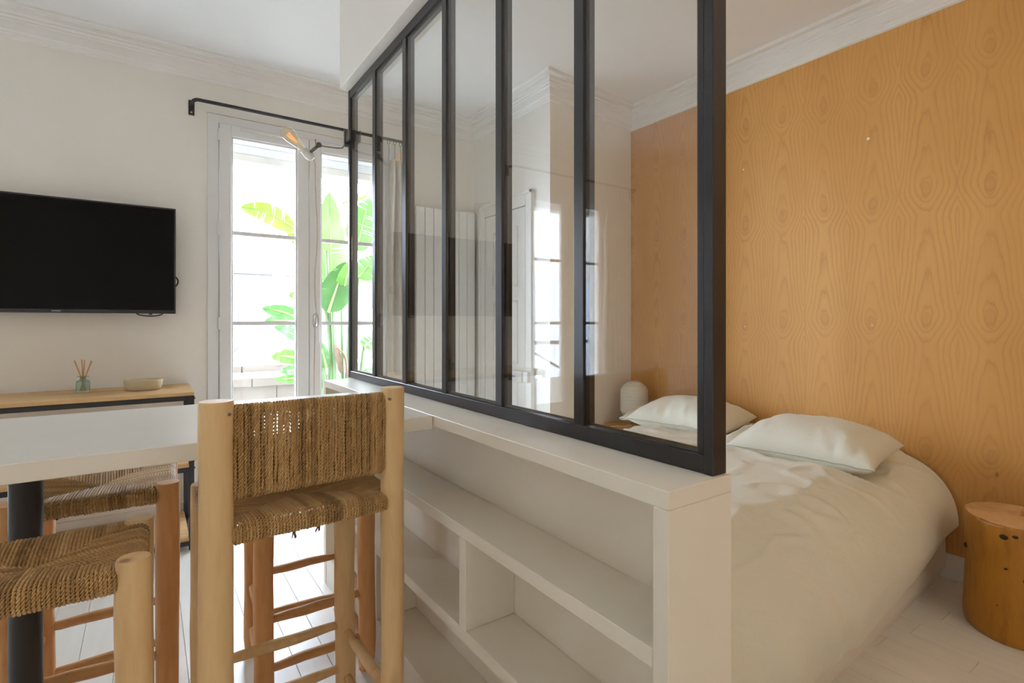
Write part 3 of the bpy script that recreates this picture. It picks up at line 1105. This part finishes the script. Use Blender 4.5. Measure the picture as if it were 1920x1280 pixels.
# ------------------------------------------------------------------ console shelf below the television
cs = thing('console_shelf', 'narrow wood and black metal console shelf under the television', 'shelf', (-.37, 3.5, 0))
sx0, sx1, sy0, sy1 = -.95, .205, 3.247, 3.735
rgc = random.Random(5)
for zt in (.833, .456, .068):
    for q in range(4):
        a = sy0 + (sy1 - sy0) * q / 4
        b = sy0 + (sy1 - sy0) * (q + 1) / 4
        in_ = 0 if zt > .8 else .022
        obj('board', bx(sx0 + in_, sx1 - in_, a + .0004, b - .0004, zt - .018, zt, .0012), OAK, cs)
for lx in (sx0, sx1 - .025):
    for ly in (sy0, sy1 - .025):
        obj('leg', bx(lx, lx + .025, ly, ly + .025, .008, .814, .0015), BLACKM, cs)
        obj('foot', lathe(BM(), [(.012, 0), (.012, .008)], (lx + .0125, ly + .0125, 0), 12), RUBBER, cs)
for zt in (.8145, .4375, .0495):
    for ly in (sy0, sy1 - .025):
        obj('rail', bx(sx0 + .0253, sx1 - .0253, ly, ly + .025, zt - .025, zt, .0015), BLACKM, cs)
    for lx in (sx0, sx1 - .025):
        obj('rail', bx(lx, lx + .025, sy0 + .0253, sy1 - .0253, zt - .025, zt, .0015), BLACKM, cs)
for zz in (.80, .47, .43):
    obj('bolt', lathe(BM(), [(.006, 0), (.006, .003), (.003, .005)], sides=8, M=Matrix.Translation((sx1, sy0 + .0125, zz)) @ Matrix.Rotation(PI / 2, 4, 'Y')), BLACKM, cs)
# cable running down behind the console
tag(obj('black_cable', tube(BM(), smooth_pts([(-.30, 3.748, .40), (-.31, 3.748, .28), (-.35, 3.747, .18), (-.42, 3.746, .13), (-.60, 3.746, .12), (-.80, 3.747, .20)], 8), .005, 6), RUBBER, None, True), 'black cable hanging down the wall behind the console', 'cable')

# reed diffuser
BXc, BYc = -.279, 3.58
M = Mat('pale_green_glass')
M.col((0.72, 0.86, 0.78)).set(Roughness=0.05, Transmission_Weight=0.9, IOR=1.3)
GREENG = M.m
df = thing('reed_diffuser', 'small green glass reed diffuser on the console', 'diffuser', (BXc, BYc, .833))
obj('bottle', lathe(BM(), [(.0, .8335), (.027, .8335), (.030, .838), (.030, .884), (.026, .894), (.014, .899), (.013, .912), (.026, .914), (.026, .917), (.010, .917), (.010, .899), (.024, .889), (.027, .88), (.027, .842), (.0, .840)], (BXc, BYc, 0), 28), GREENG, df, True, 40)
REED = plain('reed_stick', (.60, .33, .14), .7, .1, 20)
rgd = random.Random(2)
for q in range(7):
    a = q * 0.9
    tx, tyy = BXc + .040 * math.cos(a * 1.7 + .3) * (.7 + .3 * rgd.random()), BYc + .02 * math.sin(a)
    obj('reed', tube(BM(), [(BXc - (tx - BXc) * .35, BYc - (tyy - BYc) * .5, .843), (tx, tyy, 1.006 - .012 * rgd.random())], .0022, 6), REED, df)

# small woven bowl
BW = plain('pale_woven_palm', (.74, .62, .38), .75, .1, 40)
M = Mat('pale_woven_palm_braid')
wv = M.n('TexWave', wave_type='BANDS', bands_direction='Z')
wv.inputs['Scale'].default_value = 55
wv.inputs['Distortion'].default_value = 4
wv.inputs['Detail Scale'].default_value = 12
M.l(M.objc(), wv.inputs['Vector'])
M.col(M.ramp(wv.outputs['Fac'], [(0, (.70, .57, .35)), (.6, (.84, .73, .51))])).set(Roughness=.8)
M.bump(wv.outputs['Fac'], .002, .8)
bowl = lathe(BM(), [(.0, .834), (.068, .834), (.078, .840), (.085, .856), (.0875, .880), (.088, .889), (.085, .892), (.081, .889), (.079, .860), (.070, .845), (.0, .843)], (-.016, 3.50, 0), 40, 1, .72)
tag(obj('woven_bowl', bowl, M.m, None, True), 'small oval pale woven bowl on the console', 'bowl')

# ------------------------------------------------------------------ clip lamp on the partition
cl = thing('clip_lamp', 'clip-on lamp with a clear filament bulb on the partition end', 'lamp', (.80, 2.565, 2.13))
LY = 2.575
ax0, ax1 = Vector((.640, LY, 1.972)), Vector((.506, LY, 2.090))
axis = (ax1 - ax0).normalized()
Mz = Matrix.Translation(ax0) @ axis.to_track_quat('Z', 'Y').to_matrix().to_4x4()
obj('socket', lathe(BM(), [(.0, -.004), (.012, -.003), (.0185, .006), (.021, .018), (.0215, .036), (.0185, .037), (.0185, .054), (.013, .054), (.013, .046), (0, .046)], sides=24, M=Mz), PORCEL, cl, True, 40)
amber = glass_pane('amber_bulb_glass', (1.0, 0.945, 0.83), 0.05)
bulb = obj('bulb', lathe(BM(), [(.0125, .050), (.0125, .062), (.016, .075), (.024, .105), (.0295, .130), (.0305, .145), (.0275, .160), (.018, .172), (.006, .177), (0, .1775)], sides=28, M=Mz), amber, cl, True)
M = Mat('glowing_filament')
M.b.inputs['Emission Color'].default_value = (1.0, .42, .10, 1)
M.b.inputs['Emission Strength'].default_value = 1.2
M.col((.6, .25, .05))
FIL = M.m
FIL.cycles.emission_sampling = 'NONE'
for q in range(8):
    a = q * PI / 4
    p0 = Mz @ Vector((.0045 * math.cos(a), .0045 * math.sin(a), .092))
    p1 = Mz @ Vector((.0095 * math.cos(a + .3), .0095 * math.sin(a + .3), .146))
    obj('filament', tube(BM(), [p0, p1], .0006, 5), FIL, bulb)
obj('filament_stem', tube(BM(), [Mz @ Vector((0, 0, .05)), Mz @ Vector((0, 0, .082)), Mz @ Vector((0, 0, .150))], [.005, .003, .0012], 10), glass_pane('bulb_stem_glass', (.98, .98, .96), .08), bulb, True)
# bracket, arm and clip
elb = Vector((.668, LY, 2.040))
mid = Mz @ Vector((.021, 0, .03))
if (Mz @ Vector((-.021, 0, .03))).z > mid.z and (Mz @ Vector((-.021, 0, .03))).x > mid.x:
    mid = Mz @ Vector((-.021, 0, .03))
sd = Mz @ Vector((0, 0, .026))
dirb = (elb - sd).normalized()
bm = BM()
tube(bm, [sd + dirb * .008 + Vector((0, -.022, 0)), sd + dirb * .045 + Vector((0, -.016, 0))], .0075, 4)
tube(bm, [sd + dirb * .040 + Vector((0, -.016, 0)), elb], .008, 8)
obj('socket_bracket', bm, GALV, cl)
obj('joint', lathe(BM(), [(.0, -.012), (.011, -.012), (.0135, -.008), (.0135, .008), (.011, .012), (0, .012)], sides=16, M=Matrix.Translation(elb) @ Matrix.Rotation(PI / 2, 4, 'X')), GALV, cl, True, 40)
obj('wing_screw', tube(BM(), [elb + Vector((-.015, -.01, .0)), elb + Vector((-.018, -.014, .022))], .002, 5), GALV, cl)
obj('arm', tube(BM(), smooth_pts([elb, elb + Vector((.05, 0, .001)), (.775, LY, 2.047), (.788, LY, 2.062)], 5), .0028, 8), GALV, cl, True)
bm = BM()
box(bm, .785, .806, 2.563, 2.572, 2.055, 2.14, .002)
box(bm, .790, .852, 2.5635, 2.575, 2.075, 2.135, .003)
box(bm, .8455, .853, 2.515, 2.57, 2.075, 2.130, .002)
box(bm, .793, .803, 2.515, 2.57, 2.075, 2.130, .002)
obj('clamp', bm, GALV, cl)
TWIST = plain('clear_twisted_flex', (.70, .58, .48), .35, .1, 40)
p = Mz @ Vector((0, 0, -.003))
obj('flex', tube(BM(), smooth_pts([p, p + Vector((.010, .0, -.02)), (.652, LY, 1.85), (.662, LY, 1.6), (.650, LY, 1.4), (.655, LY, 1.24), (.652, LY, 1.18), (.648, LY, .95), (.650, LY, .6), (.668, LY, .36), (.72, LY, .25), (.76, LY, .1), (.80, LY, .012)], 6), .0028, 6), TWIST, cl, True)
SWM = Mat('clear_plastic_switch')
SWM.col((.85, .83, .80)).set(Roughness=.12, Transmission_Weight=.5)
obj('inline_switch', lathe(BM(), [(0, -.034), (.009, -.032), (.013, -.02), (.0145, 0), (.013, .02), (.009, .032), (0, .034)], (.654, LY - .002, 1.21), 16, 1, .8), SWM.m, cl, True)

# ------------------------------------------------------------------ bed
BL0, BL1 = 0.905, 3.082


def yr_(x):          # right (near) side of the bed, slightly skewed to the room
    return 0.828 + (x - 1.884) * 0.0455


def yl_(x):
    return yr_(x) + 1.60


bed = thing('bed', 'cream bed base with side drawers on a recessed plinth', 'bed', (2.0, 1.6, 0))


def skew(bm):
    for v in bm.verts:
        v.co.y += (v.co.x - 1.884) * 0.0455
    return bm


BEDW = plain('cream_bed_board', (.74, .68, .60), .5, .03, 4)
obj('plinth', skew(bx(BL0, BL1, .838, .838 + 1.58, 0, .05)), BEDW, bed)
obj('carcass', skew(bx(BL0, BL1 - .001, .835, .835 + 1.60, .0505, .25, .002)), BEDW, bed)
for a, b in ((BL0, 1.62), (1.625, 2.35), (2.355, BL1)):
    dr = obj('drawer_front', skew(bx(a + .002, b - .002, .817, .8345, .052, .248, .002)), BEDW, bed)
def cover(u, v):
    """u along the bed 0 foot .. 1 head, v across 0 = near hem .. 1 = far hem"""
    x = BL0 - .012 + (BL1 - BL0 + .008) * u
    hem = .100 + .155 * max(0, (x - 2.15) / .93) ** 2.2 + .018 * mnoise.noise(Vector((x * 3, 0, 3)))
    yN, yF = yr_(x) - .014, yl_(x) + .0
    # hanging side, rounded shoulder, flat top, far shoulder
    ZS, ZT, A_, n_ = .263, .578, .37, 2.3

    def shoulder(t, zs):
        a = t * PI / 2
        return A_ * (1 - math.cos(a) ** (2 / n_)), zs + (ZT - zs) * math.sin(a) ** (2 / n_)
    if v < .22:
        t = v / .22
        dy, z = -.040 + .038 * (1 - t) ** 1.2, hem + (ZS - hem) * t
    elif v < .60:
        d_, z = shoulder((v - .22) / .38, ZS)
        dy = -.040 + d_
    elif v < .85:
        dy, z = .325 + (1.23 - .325) * (v - .60) / .25, ZT
    else:
        d_, z = shoulder((1 - v) / .15, .22)
        dy = 1.60 - d_
    y = yN + dy
    if x < BL0 + .16:
        z -= .16 * ((BL0 + .16 - x) / .172) ** 2.5 * (1 if z > .35 else .2)
    for (qx, qy) in ((2.66, 1.272), (2.79, 2.075)):      # hollow pressed by the pillow
        z -= .080 * math.exp(-((x - qx) / .20) ** 4 - ((y - qy) / .28) ** 4)
    # folds and wrinkles
    side = max(0, min(1, (.50 - z) / .25))
    fold = mnoise.noise(Vector((x * 2.6 + z * 1.5, z * .8, 1.0)))
    near = 1 if v < .5 else -1
    out = .5 + .5 * math.sin(x * 24 + z * 16 + 4.5 * fold)
    y -= near * side * (.016 * out * max(.12, min(1, (2.5 - x) / .9)) + .008 * (fold + .6))
    top = 1 - side
    wr = mnoise.noise(Vector((x * 5 + y * 4, y * 11 - x * 5, 2.0)))
    wr2 = mnoise.noise(Vector((x * 14, y * 5 + x * 4, 7.0)))
    wr3 = mnoise.noise(Vector((x * 2, y * 2, 5.0)))
    rid = 1 - abs(mnoise.noise(Vector((x * 3.4 - y * 2.2, y * 5.5 + x * 3, 9.0))))
    z += top * (.005 * wr + .0035 * wr2 + .010 * wr3 + .011 * max(0, rid - .84) / .16)
    return Vector((x, y, z))


bm = BM()
grid(bm, cover, 190, 170)
o = obj('bed_cover', bm, LINEN, None, True)
tag(o, 'pale sage cotton cover spread over the bed', 'bedding')


def pillow(label, c, rz, sx, sy, h, tilt, seed, roll=0.0):
    """sx half-length (along local x), sy half-depth"""
    t = thing('pillow', label, 'pillow', c, 'sage pillows at the head of the bed')
    Mt = Matrix.Translation(c) @ Matrix.Rotation(rz, 4, 'Z') @ Matrix.Rotation(tilt, 4, 'X') @ Matrix.Rotation(roll, 4, 'Y')
    N = 56

    def base(a, b):
        # rounded, slightly pinched outline
        k = 1 - .10 * (1 - abs(b) ** 2) * abs(a) ** 6 * 0 
        px = sx * a * (1 - .07 * (1 - b * b))
        py = sy * b * (1 - .09 * (1 - a * a))
        return px, py

    def puff(a, b):
        e = max(0, (1 - abs(a) ** 2.8)) ** .55 * max(0, (1 - abs(b) ** 2.6)) ** .50
        return e

    def wrk(a, b, s):
        px, py = sx * a, sy * b
        edge = (abs(a) ** 4 + abs(b) ** 4)
        v = .009 * mnoise.noise(Vector((px * 8 + seed, py * 8, s)))
        v += .011 * mnoise.noise(Vector((px * 22 + py * 5 + seed, py * 5, s))) * min(1, .35 + edge) * (1 if b < .2 else .5)
        v += .003 * mnoise.noise(Vector((px * 40 + seed, py * 12, s)))
        return v

    def top(u, v):
        a, b = 2 * u - 1, 2 * v - 1
        px, py = base(a, b)
        e = puff(a, b)
        return Mt @ Vector((px, py, h * .62 * e + wrk(a, b, 1) * min(1, e * 2.5) + .0005))

    def bot(u, v):
        a, b = 2 * u - 1, 2 * v - 1
        px, py = base(a, b)
        e = puff(a, b)
        return Mt @ Vector((px, py, -h * .42 * e + .4 * wrk(a, b, 5) * min(1, e * 2.5) - .0005))
    bm = BM()
    grid(bm, top, N, N)
    grid(bm, bot, N, N)
    bmesh.ops.remove_doubles(bm, verts=bm.verts, dist=.0015)
    obj('cushion_body', bm, LINEN, t, True)
    # open flap of the pillowcase at the far-left end
    for sg in (1, -1):
        def flap(u, v):
            b = 2 * v - 1
            px, py = base(-1.0, b * .98)
            zz = sg * (.004 + .036 * u * math.sin(PI * v) ** .8) - .008 * u + .012 * u * mnoise.noise(Vector((v * 6, seed, sg)))
            return Mt @ Vector((px - .07 * u + .014, py * (1 - .05 * u), zz))
        bm = BM()
        grid(bm, flap, 8, 30)
        o = obj('case_flap', bm, LINEN, t, True)
        md = o.modifiers.new('thickness', 'SOLIDIFY')
        md.thickness = .002
    # stitched seam along the front edge
    P = []
    for j in range(61):
        a = -1 + 2 * j / 60
        px, py = base(a * .985, -1)
        P.append(Mt @ Vector((px, py - .002, .002 + wrk(a, -1, 1) * .3)))
    obj('seam', tube(BM(), P, .0016, 5), THREAD, t, True)
    return t


pillow('sage cotton pillow at the near side of the bed', (2.66, 1.272, .604), math.radians(-84), .318, .232, .215, math.radians(5), 1.0)
pillow('sage cotton pillow by the paper lamp, partly behind the partition', (2.79, 2.075, .604), math.radians(-82), .325, .228, .205, math.radians(5), 6.0)

# ------------------------------------------------------------------ log stools by the bed


def stump(label, c, r, h, seed, crack_ang, mats, crack=True):
    t = thing('tree_stump', label, 'stump', (c[0], c[1], 0))
    N = 240
    prof = [(.95, 0), (.985, .012), (1.0, .05), (.985, h * .3), (.965, h * .6), (.985, h * .85), (1.0, h - .012), (.985, h - .002), (.97, h)]

    def rad(a, z):
        v = 1 + .05 * math.sin(2 * a + seed) + .03 * math.sin(3 * a + seed * 2) + .03 * mnoise.noise(Vector((math.cos(a) * 1.5, math.sin(a) * 1.5, z * 3 + seed)))
        dd = math.atan2(math.sin(a - crack_ang), math.cos(a - crack_ang))
        if crack:
            v -= .08 * math.exp(-(dd / .04) ** 2)
        return r * v
    bm = BM()
    rings = []
    for s, z in prof:
        rings.append([bm.verts.new((c[0] + rad(2 * PI * k / N, z) * s * math.cos(2 * PI * k / N), c[1] + rad(2 * PI * k / N, z) * s * math.sin(2 * PI * k / N), z)) for k in range(N)])
    for i in range(len(rings) - 1):
        for k in range(N):
            k2 = (k + 1) % N
            bm.faces.new((rings[i][k], rings[i][k2], rings[i + 1][k2], rings[i + 1][k]))
    bm.faces.new(rings[0][::-1])
    obj('log_side', bm, mats[0], t, True, 50)
    # sawn top with a radial drying crack
    bm = BM()
    NR = 10
    top = []
    for j in range(NR + 1):
        q = j / NR
        row = []
        for k in range(N):
            a = 2 * PI * k / N
            dd = math.atan2(math.sin(a - crack_ang), math.cos(a - crack_ang))
            z = h + .0005 + .002 * mnoise.noise(Vector((math.cos(a) * q * 6, math.sin(a) * q * 6, seed)))
            if crack:
                z -= .03 * math.exp(-((dd * q * r) / .0075) ** 2) * min(1, q * 1.6) * (1 if q > .08 else 0)
            rr = rad(a, h) * .97 * q
            row.append(bm.verts.new((c[0] + rr * math.cos(a), c[1] + rr * math.sin(a), z)))
        top.append(row)
    for j in range(NR):
        for k in range(N):
            k2 = (k + 1) % N
            bm.faces.new((top[j][k], top[j][k2], top[j + 1][k2], top[j + 1][k]))
    bmesh.ops.remove_doubles(bm, verts=bm.verts, dist=1e-5)
    obj('sawn_top', bm, mats[1], t, True, 40)
    return t


st = stump('varnished tree stump side table standing on the floor by the bed', (2.803, .560), .175, .442, 2.0, 0.05, (STUMP, STUMPTOP))
KN = plain('dark_knot', (.035, .016, .008), .6, .3, 60)
for q, (a, z, rr) in enumerate(((3.10, .402, .013), (3.27, .412, .009), (3.13, .285, .005), (3.46, .255, .014), (3.50, .15, .020), (2.05, .30, .012), (3.0, .14, .004))):
    r_ = .1735
    p = Vector((2.803 + r_ * math.cos(a) * (1 + .05 * math.sin(2 * a + 2) + .03 * math.sin(3 * a + 4)), .560 + r_ * math.sin(a) * (1 + .05 * math.sin(2 * a + 2) + .03 * math.sin(3 * a + 4)), z))
    Mk = Matrix.Translation(p) @ Vector((math.cos(a), math.sin(a), 0)).to_track_quat('Z', 'Y').to_matrix().to_4x4()
    obj('knot', lathe(BM(), [(rr, -.012), (rr, -.001), (rr * .6, .0015), (0, .002)], sides=12, sx=1, sy=.75, M=Mk), KN, st, True)
stump('honey-coloured wood block stool carrying the paper lamp', (2.80, 2.662), .132, .462, 5.0, 1.0, (wood('honey_block', (.60, .33, .10), (.46, .22, .06), (.2, .07, .02), (3, 3, .8), knots=False), wood('honey_block_top', (.62, .36, .12), (.50, .25, .07), (.2, .07, .02), (1, 5, 5), knots=False)), False)

lp = thing('paper_lamp', 'white rice-paper lantern lamp in the corner behind the bed', 'lamp', (2.885, 2.635, .463))
lc_ = (2.905, 2.635, 0)
prof = []
nr = 11
zl0, zl1, R0 = .500, .772, .099
for i in range(nr * 6 + 1):
    t_ = i / (nr * 6)
    z = zl0 + (zl1 - zl0) * t_
    e = abs(2 * t_ - 1)
    rr = R0 * (1 - (max(0, (e - .42) / .58)) ** 2.3 * .62)
    rr += .0022 * (abs(math.sin(PI * i / 6)) - .6)
    prof.append((rr, z))
prof.append((prof[-1][0] - .006, zl1 + .001))
lant = lathe(BM(), prof, lc_, 40)
obj('paper_shade', lant, PAPER, lp, True, 25)
ribs = BM()
for i in range(nr + 1):
    rr, z = prof[i * 6]
    tube(ribs, [(lc_[0] + (rr + .0006) * math.cos(a), lc_[1] + (rr + .0006) * math.sin(a), z) for a in [2 * PI * k / 40 for k in range(41)]], .0011, 5, False)
obj('shade_hoop', ribs, PAPER, lp, True)
obj('top_ring', tube(BM(), [(lc_[0] + .042 * math.cos(a), lc_[1] + .042 * math.sin(a), zl1 + .002) for a in [2 * PI * k / 30 for k in range(31)]], .002, 6, False), CHROME, lp, True)
for a in (.5, 2.6, 4.7):
    obj('wire_leg', tube(BM(), [(lc_[0] + .06 * math.cos(a), lc_[1] + .06 * math.sin(a), .463), (lc_[0] + .055 * math.cos(a), lc_[1] + .055 * math.sin(a), .51)], .0018, 6), CHROME, lp)
obj('lamp_flex', tube(BM(), smooth_pts([(2.86, 2.62, .466), (2.76, 2.60, .468), (2.70, 2.61, .475), (2.655, 2.63, .47), (2.635, 2.65, .42), (2.63, 2.66, .2), (2.62, 2.67, .01)], 6), .0028, 6), TRIMW, lp, True)

# ------------------------------------------------------------------ courtyard
struct(obj('courtyard_ground', bx(-14, 16, 4.06, 22, -.25, -.06), GROUND), 'pale paving of the courtyard')
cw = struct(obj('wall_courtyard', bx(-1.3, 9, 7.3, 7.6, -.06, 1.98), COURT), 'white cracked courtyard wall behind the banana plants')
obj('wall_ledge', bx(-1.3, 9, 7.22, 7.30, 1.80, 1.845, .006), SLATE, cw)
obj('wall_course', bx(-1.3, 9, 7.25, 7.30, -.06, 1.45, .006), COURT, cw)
struct(obj('added_shade_slab', bx(-3.2, 3.6, 4.06, 5.25, 2.60, 2.76), COURT), 'unseen pale slab added over the windows to cut the daylight')  # added overhang out of view, keeps daylight off the floor by the windows
# stone parapet: cap slabs and face blocks
pp = thing('stone_parapet', 'low weathered stone parapet with slab caps outside the window', 'parapet', (1.2, 5.7, -.06))
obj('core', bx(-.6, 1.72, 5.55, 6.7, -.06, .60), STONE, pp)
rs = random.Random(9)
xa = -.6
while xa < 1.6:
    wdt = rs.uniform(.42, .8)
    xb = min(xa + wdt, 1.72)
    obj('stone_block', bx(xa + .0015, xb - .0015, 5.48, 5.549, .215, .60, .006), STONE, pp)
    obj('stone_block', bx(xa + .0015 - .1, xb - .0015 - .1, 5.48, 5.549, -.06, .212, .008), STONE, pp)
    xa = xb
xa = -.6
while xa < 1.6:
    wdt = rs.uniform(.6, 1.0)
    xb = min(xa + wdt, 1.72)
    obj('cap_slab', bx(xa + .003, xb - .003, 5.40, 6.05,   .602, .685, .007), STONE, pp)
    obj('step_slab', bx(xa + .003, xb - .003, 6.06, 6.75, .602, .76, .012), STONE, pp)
    xa = xb


def leaf_mesh(base, tip, width, droop, face, splits, seed):
    """banana leaf between two points; face = approximate facing direction"""
    rg = random.Random(seed)
    base, tip = Vector(base), Vector(tip)
    d = tip - base
    L = d.length
    dn = d.normalized()
    sd = dn.cross(Vector(face)).normalized()
    up = sd.cross(dn).normalized()
    n = 26

    def mid(t):
        return base + d * t + Vector((0, 0, droop * L * (math.sin(PI * t) * .9)))
    bm = BM()
    for s in (-1, 1):
        cuts = sorted(rg.sample(range(4, n - 2), max(1, splits * 2 // 3))) if splits else []
        gap = 0.0
        prev = None
        for i in range(n + 1):
            t = i / n
            wv_ = width * (math.sin(PI * min(1, t ** .72 * .97 + .03))) ** .62
            sag = -.10 * wv_
            sl = .10 * L / n * 3
            def edge(tt, k):
                q = mid(tt) + sd * s * wv_ * k + dn * sl * k + up * (sag * k * k + .015 * mnoise.noise(Vector((t * 6, k * 2, seed))))
                return bm.verts.new(q)
            row = [bm.verts.new(mid(t)), edge(t, .5), edge(t, 1.0)]
            if prev is not None:
                if i in cuts:
                    # tear: shift the outer corner away so that a notch opens
                    tear = [prev[0], bm.verts.new(prev[1].co + dn * .002 * L), bm.verts.new(prev[2].co + dn * rg.uniform(.006, .03) * L - sd * s * rg.uniform(0, .10) * wv_)]
                    prev = tear
                bm.faces.new((prev[0], prev[1], row[1], row[0]))
                bm.faces.new((prev[1], prev[2], row[2], row[1]))
            prev = row
    bmesh.ops.remove_doubles(bm, verts=bm.verts, dist=1e-4)
    ribm = tube(BM(), [mid(i / 12) - up * .004 for i in range(13)], [.014 * (1 - .85 * i / 12) for i in range(13)], 6)
    return bm, ribm


bp = thing('banana_plant', 'tall banana plant with torn broad leaves outside the window', 'plant', (1.75, 5.2, -.06))
PY = 5.05
LEAVES = [  # base px, tip px, width, droop, depth, splits
    ((556, 430), (452, 388), .105, .10, 5.0, 8), ((575, 470), (535, 418), .07, .05, 5.1, 4),
    ((622, 560), (618, 362), .16, .02, 5.2, 3), ((616, 585), (648, 492), .14, .02, 4.9, 5),
    ((640, 575), (655, 490), .09, .03, 5.0, 6), ((668, 470), (694, 372), .15, .06, 5.3, 8),
    ((672, 520), (704, 480), .12, -.02, 5.3, 7), ((560, 596), (492, 578), .07, .06, 5.0, 3),
    ((560, 604), (497, 602), .06, .05, 4.9, 2), ((575, 558), (541, 552), .05, .04, 5.0, 1),
    ((575, 640), (515, 612), .055, .03, 5.1, 3), ((560, 672), (508, 668), .07, .06, 4.95, 2),
    ((570, 690), (525, 698), .05, .02, 4.95, 3), ((575, 708), (515, 712), .045, .02, 4.9, 2),
    ((640, 745), (668, 700), .06, .03, 4.8, 1), ((682, 650), (704, 634), .08, .03, 5.0, 2),
    ((640, 380), (690, 366), .05, .04, 5.6, 5), ((655, 400), (690, 415), .05, .05, 5.6, 5),
    ((612, 690), (600, 640), .05, .02, 5.0, 2), ((655, 720), (700, 690), .05, .02, 5.0, 1)]
for i, (b_, t_, wd, dr, dp, spn) in enumerate(LEAVES):
    pb_, pt_ = at(*b_, dp), at(*t_, dp + (.12 if i % 2 else -.12))
    lm_, rb_ = leaf_mesh(pb_, pt_, wd, dr, (-.35 + .2 * (i % 3), -1, .35), spn, i)
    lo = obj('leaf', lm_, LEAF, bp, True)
    obj('leaf_midrib', rb_, RIB, lo, True)
stalks = [((632, 745), (622, 560)), ((622, 745), (616, 585)), ((645, 742), (640, 575)), ((655, 740), (668, 470)), ((660, 742), (672, 520)), ((648, 745), (655, 600)), ((618, 748), (570, 605)), ((626, 748), (612, 470)),
          ((640, 748), (600, 520)), ((612, 748), (575, 690)), ((668, 745), (682, 650)), ((622, 748), (556, 430)), ((618, 748), (575, 640)), ((615, 748), (560, 672))]
for i, (a_, b_) in enumerate(stalks):
    pa = at(a_[0], a_[1], PY)
    pa.z = -.06
    pbq = at(*b_, LEAVES[i % len(LEAVES)][4] if i < 3 else PY)
    midp = pa.lerp(pbq, .55) + Vector(((pa.x - pbq.x) * .15, 0, 0))
    obj('stalk', tube(BM(), smooth_pts([pa, midp, pbq], 6), [.034 - .02 * q / 12 for q in range(13)], 8), STALK, bp, True)
dl, _r = leaf_mesh(at(640, 700, 4.95), at(628, 645, 4.9), .028, .12, (0, -1, .2), 3, 77)
_r.free()
obj('dry_leaf', dl, DRYLEAF, bp, True)
obj('dry_leaf', tube(BM(), smooth_pts([at(628, 650, 4.92), at(645, 665, 4.92), at(651, 700, 4.92), at(648, 738, 4.92)], 6), [.008] * 6 + [.012] * 6 + [.02] * 7, 6), DRYLEAF, bp, True)

# round white object and garden chair seen beyond the plant
rd = obj('garden_lantern', lathe(BM(), [(0, -.05), (.11, -.045), (.155, -.02), (.16, .0), (.155, .02), (.11, .045), (0, .05)], sides=28, M=Matrix.Translation(at(698, 600, 7.2)) @ Matrix.Rotation(PI / 2, 4, 'X')), PVC, None, True)
tag(rd, 'round white lamp fixed to the courtyard wall beyond the banana plant', 'lamp')
gt = thing('garden_table', 'small white garden table beyond the banana plant', 'table', (2.2, 6.3, -.06))
pt0 = at(685, 675, 6.3)
obj('table_top', lathe(BM(), [(0, -.02), (.24, -.02), (.25, -.01), (.25, 0), (0, .0)], (pt0.x, 6.3, pt0.z), 28), PVC, gt, True, 40)
for a in (.3, 1.9, 3.4, 5.0):
    obj('leg', tube(BM(), [(pt0.x + .16 * math.cos(a), 6.3 + .16 * math.sin(a), pt0.z - .02), (pt0.x + .22 * math.cos(a), 6.3 + .22 * math.sin(a), -.06)], .012, 6), PVC, gt)

# white boarded enclosure outside the other window
bf = thing('board_fence', 'white vertical board fence outside the window left of the television', 'fence', (-3.0, 5.9, -.06))
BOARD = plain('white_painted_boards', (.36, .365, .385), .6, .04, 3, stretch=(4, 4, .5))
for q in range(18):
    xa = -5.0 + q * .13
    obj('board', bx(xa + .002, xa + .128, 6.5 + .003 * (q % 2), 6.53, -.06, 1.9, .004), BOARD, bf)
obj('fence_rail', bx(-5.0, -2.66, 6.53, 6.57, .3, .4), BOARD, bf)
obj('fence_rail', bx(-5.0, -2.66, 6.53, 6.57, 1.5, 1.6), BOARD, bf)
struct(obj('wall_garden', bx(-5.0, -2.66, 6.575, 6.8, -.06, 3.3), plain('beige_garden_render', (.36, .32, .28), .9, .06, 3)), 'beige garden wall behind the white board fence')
rl = thing('window_railing', 'grey metal railing outside the window left of the television', 'railing', (-1.61, 4.09, 1.0))
obj('handrail', bx(W2[0], W2[1], 4.075, 4.105, .985, 1.02, .003), SLATE, rl)
obj('handrail', tube(BM(), [(W2[0], 4.09, .55), (-1.3, 4.09, .99)], .012, 8), SLATE, rl)
pf = thing('dry_palm_frond', 'straw-coloured palm frond outside the window left of the television', 'plant', (-1.35, 4.5, -.06))
P0, P1 = Vector((-1.20, 4.55, 1.28)), Vector((-1.75, 4.6, .98))
obj('frond_stem', tube(BM(), smooth_pts([(-1.15, 4.5, -.06), (-1.1, 4.5, .8), P0, (-1.5, 4.58, 1.22), P1], 6), .012, 6), STRAWLEAF, pf, True)
rg = random.Random(4)
for q in range(26):
    t_ = .3 + .7 * q / 26
    pq = P0.lerp(P1, t_) + Vector((0, 0, .10 * math.sin(PI * t_)))
    e = pq + Vector((-.10 - .1 * rg.random(), rg.uniform(-.1, .1), -.10 - .12 * rg.random()))
    obj('leaflet', tube(BM(), [pq, pq.lerp(e, .5) + Vector((0, 0, .02)), e], [.004, .007, .001], 4), STRAWLEAF, pf)
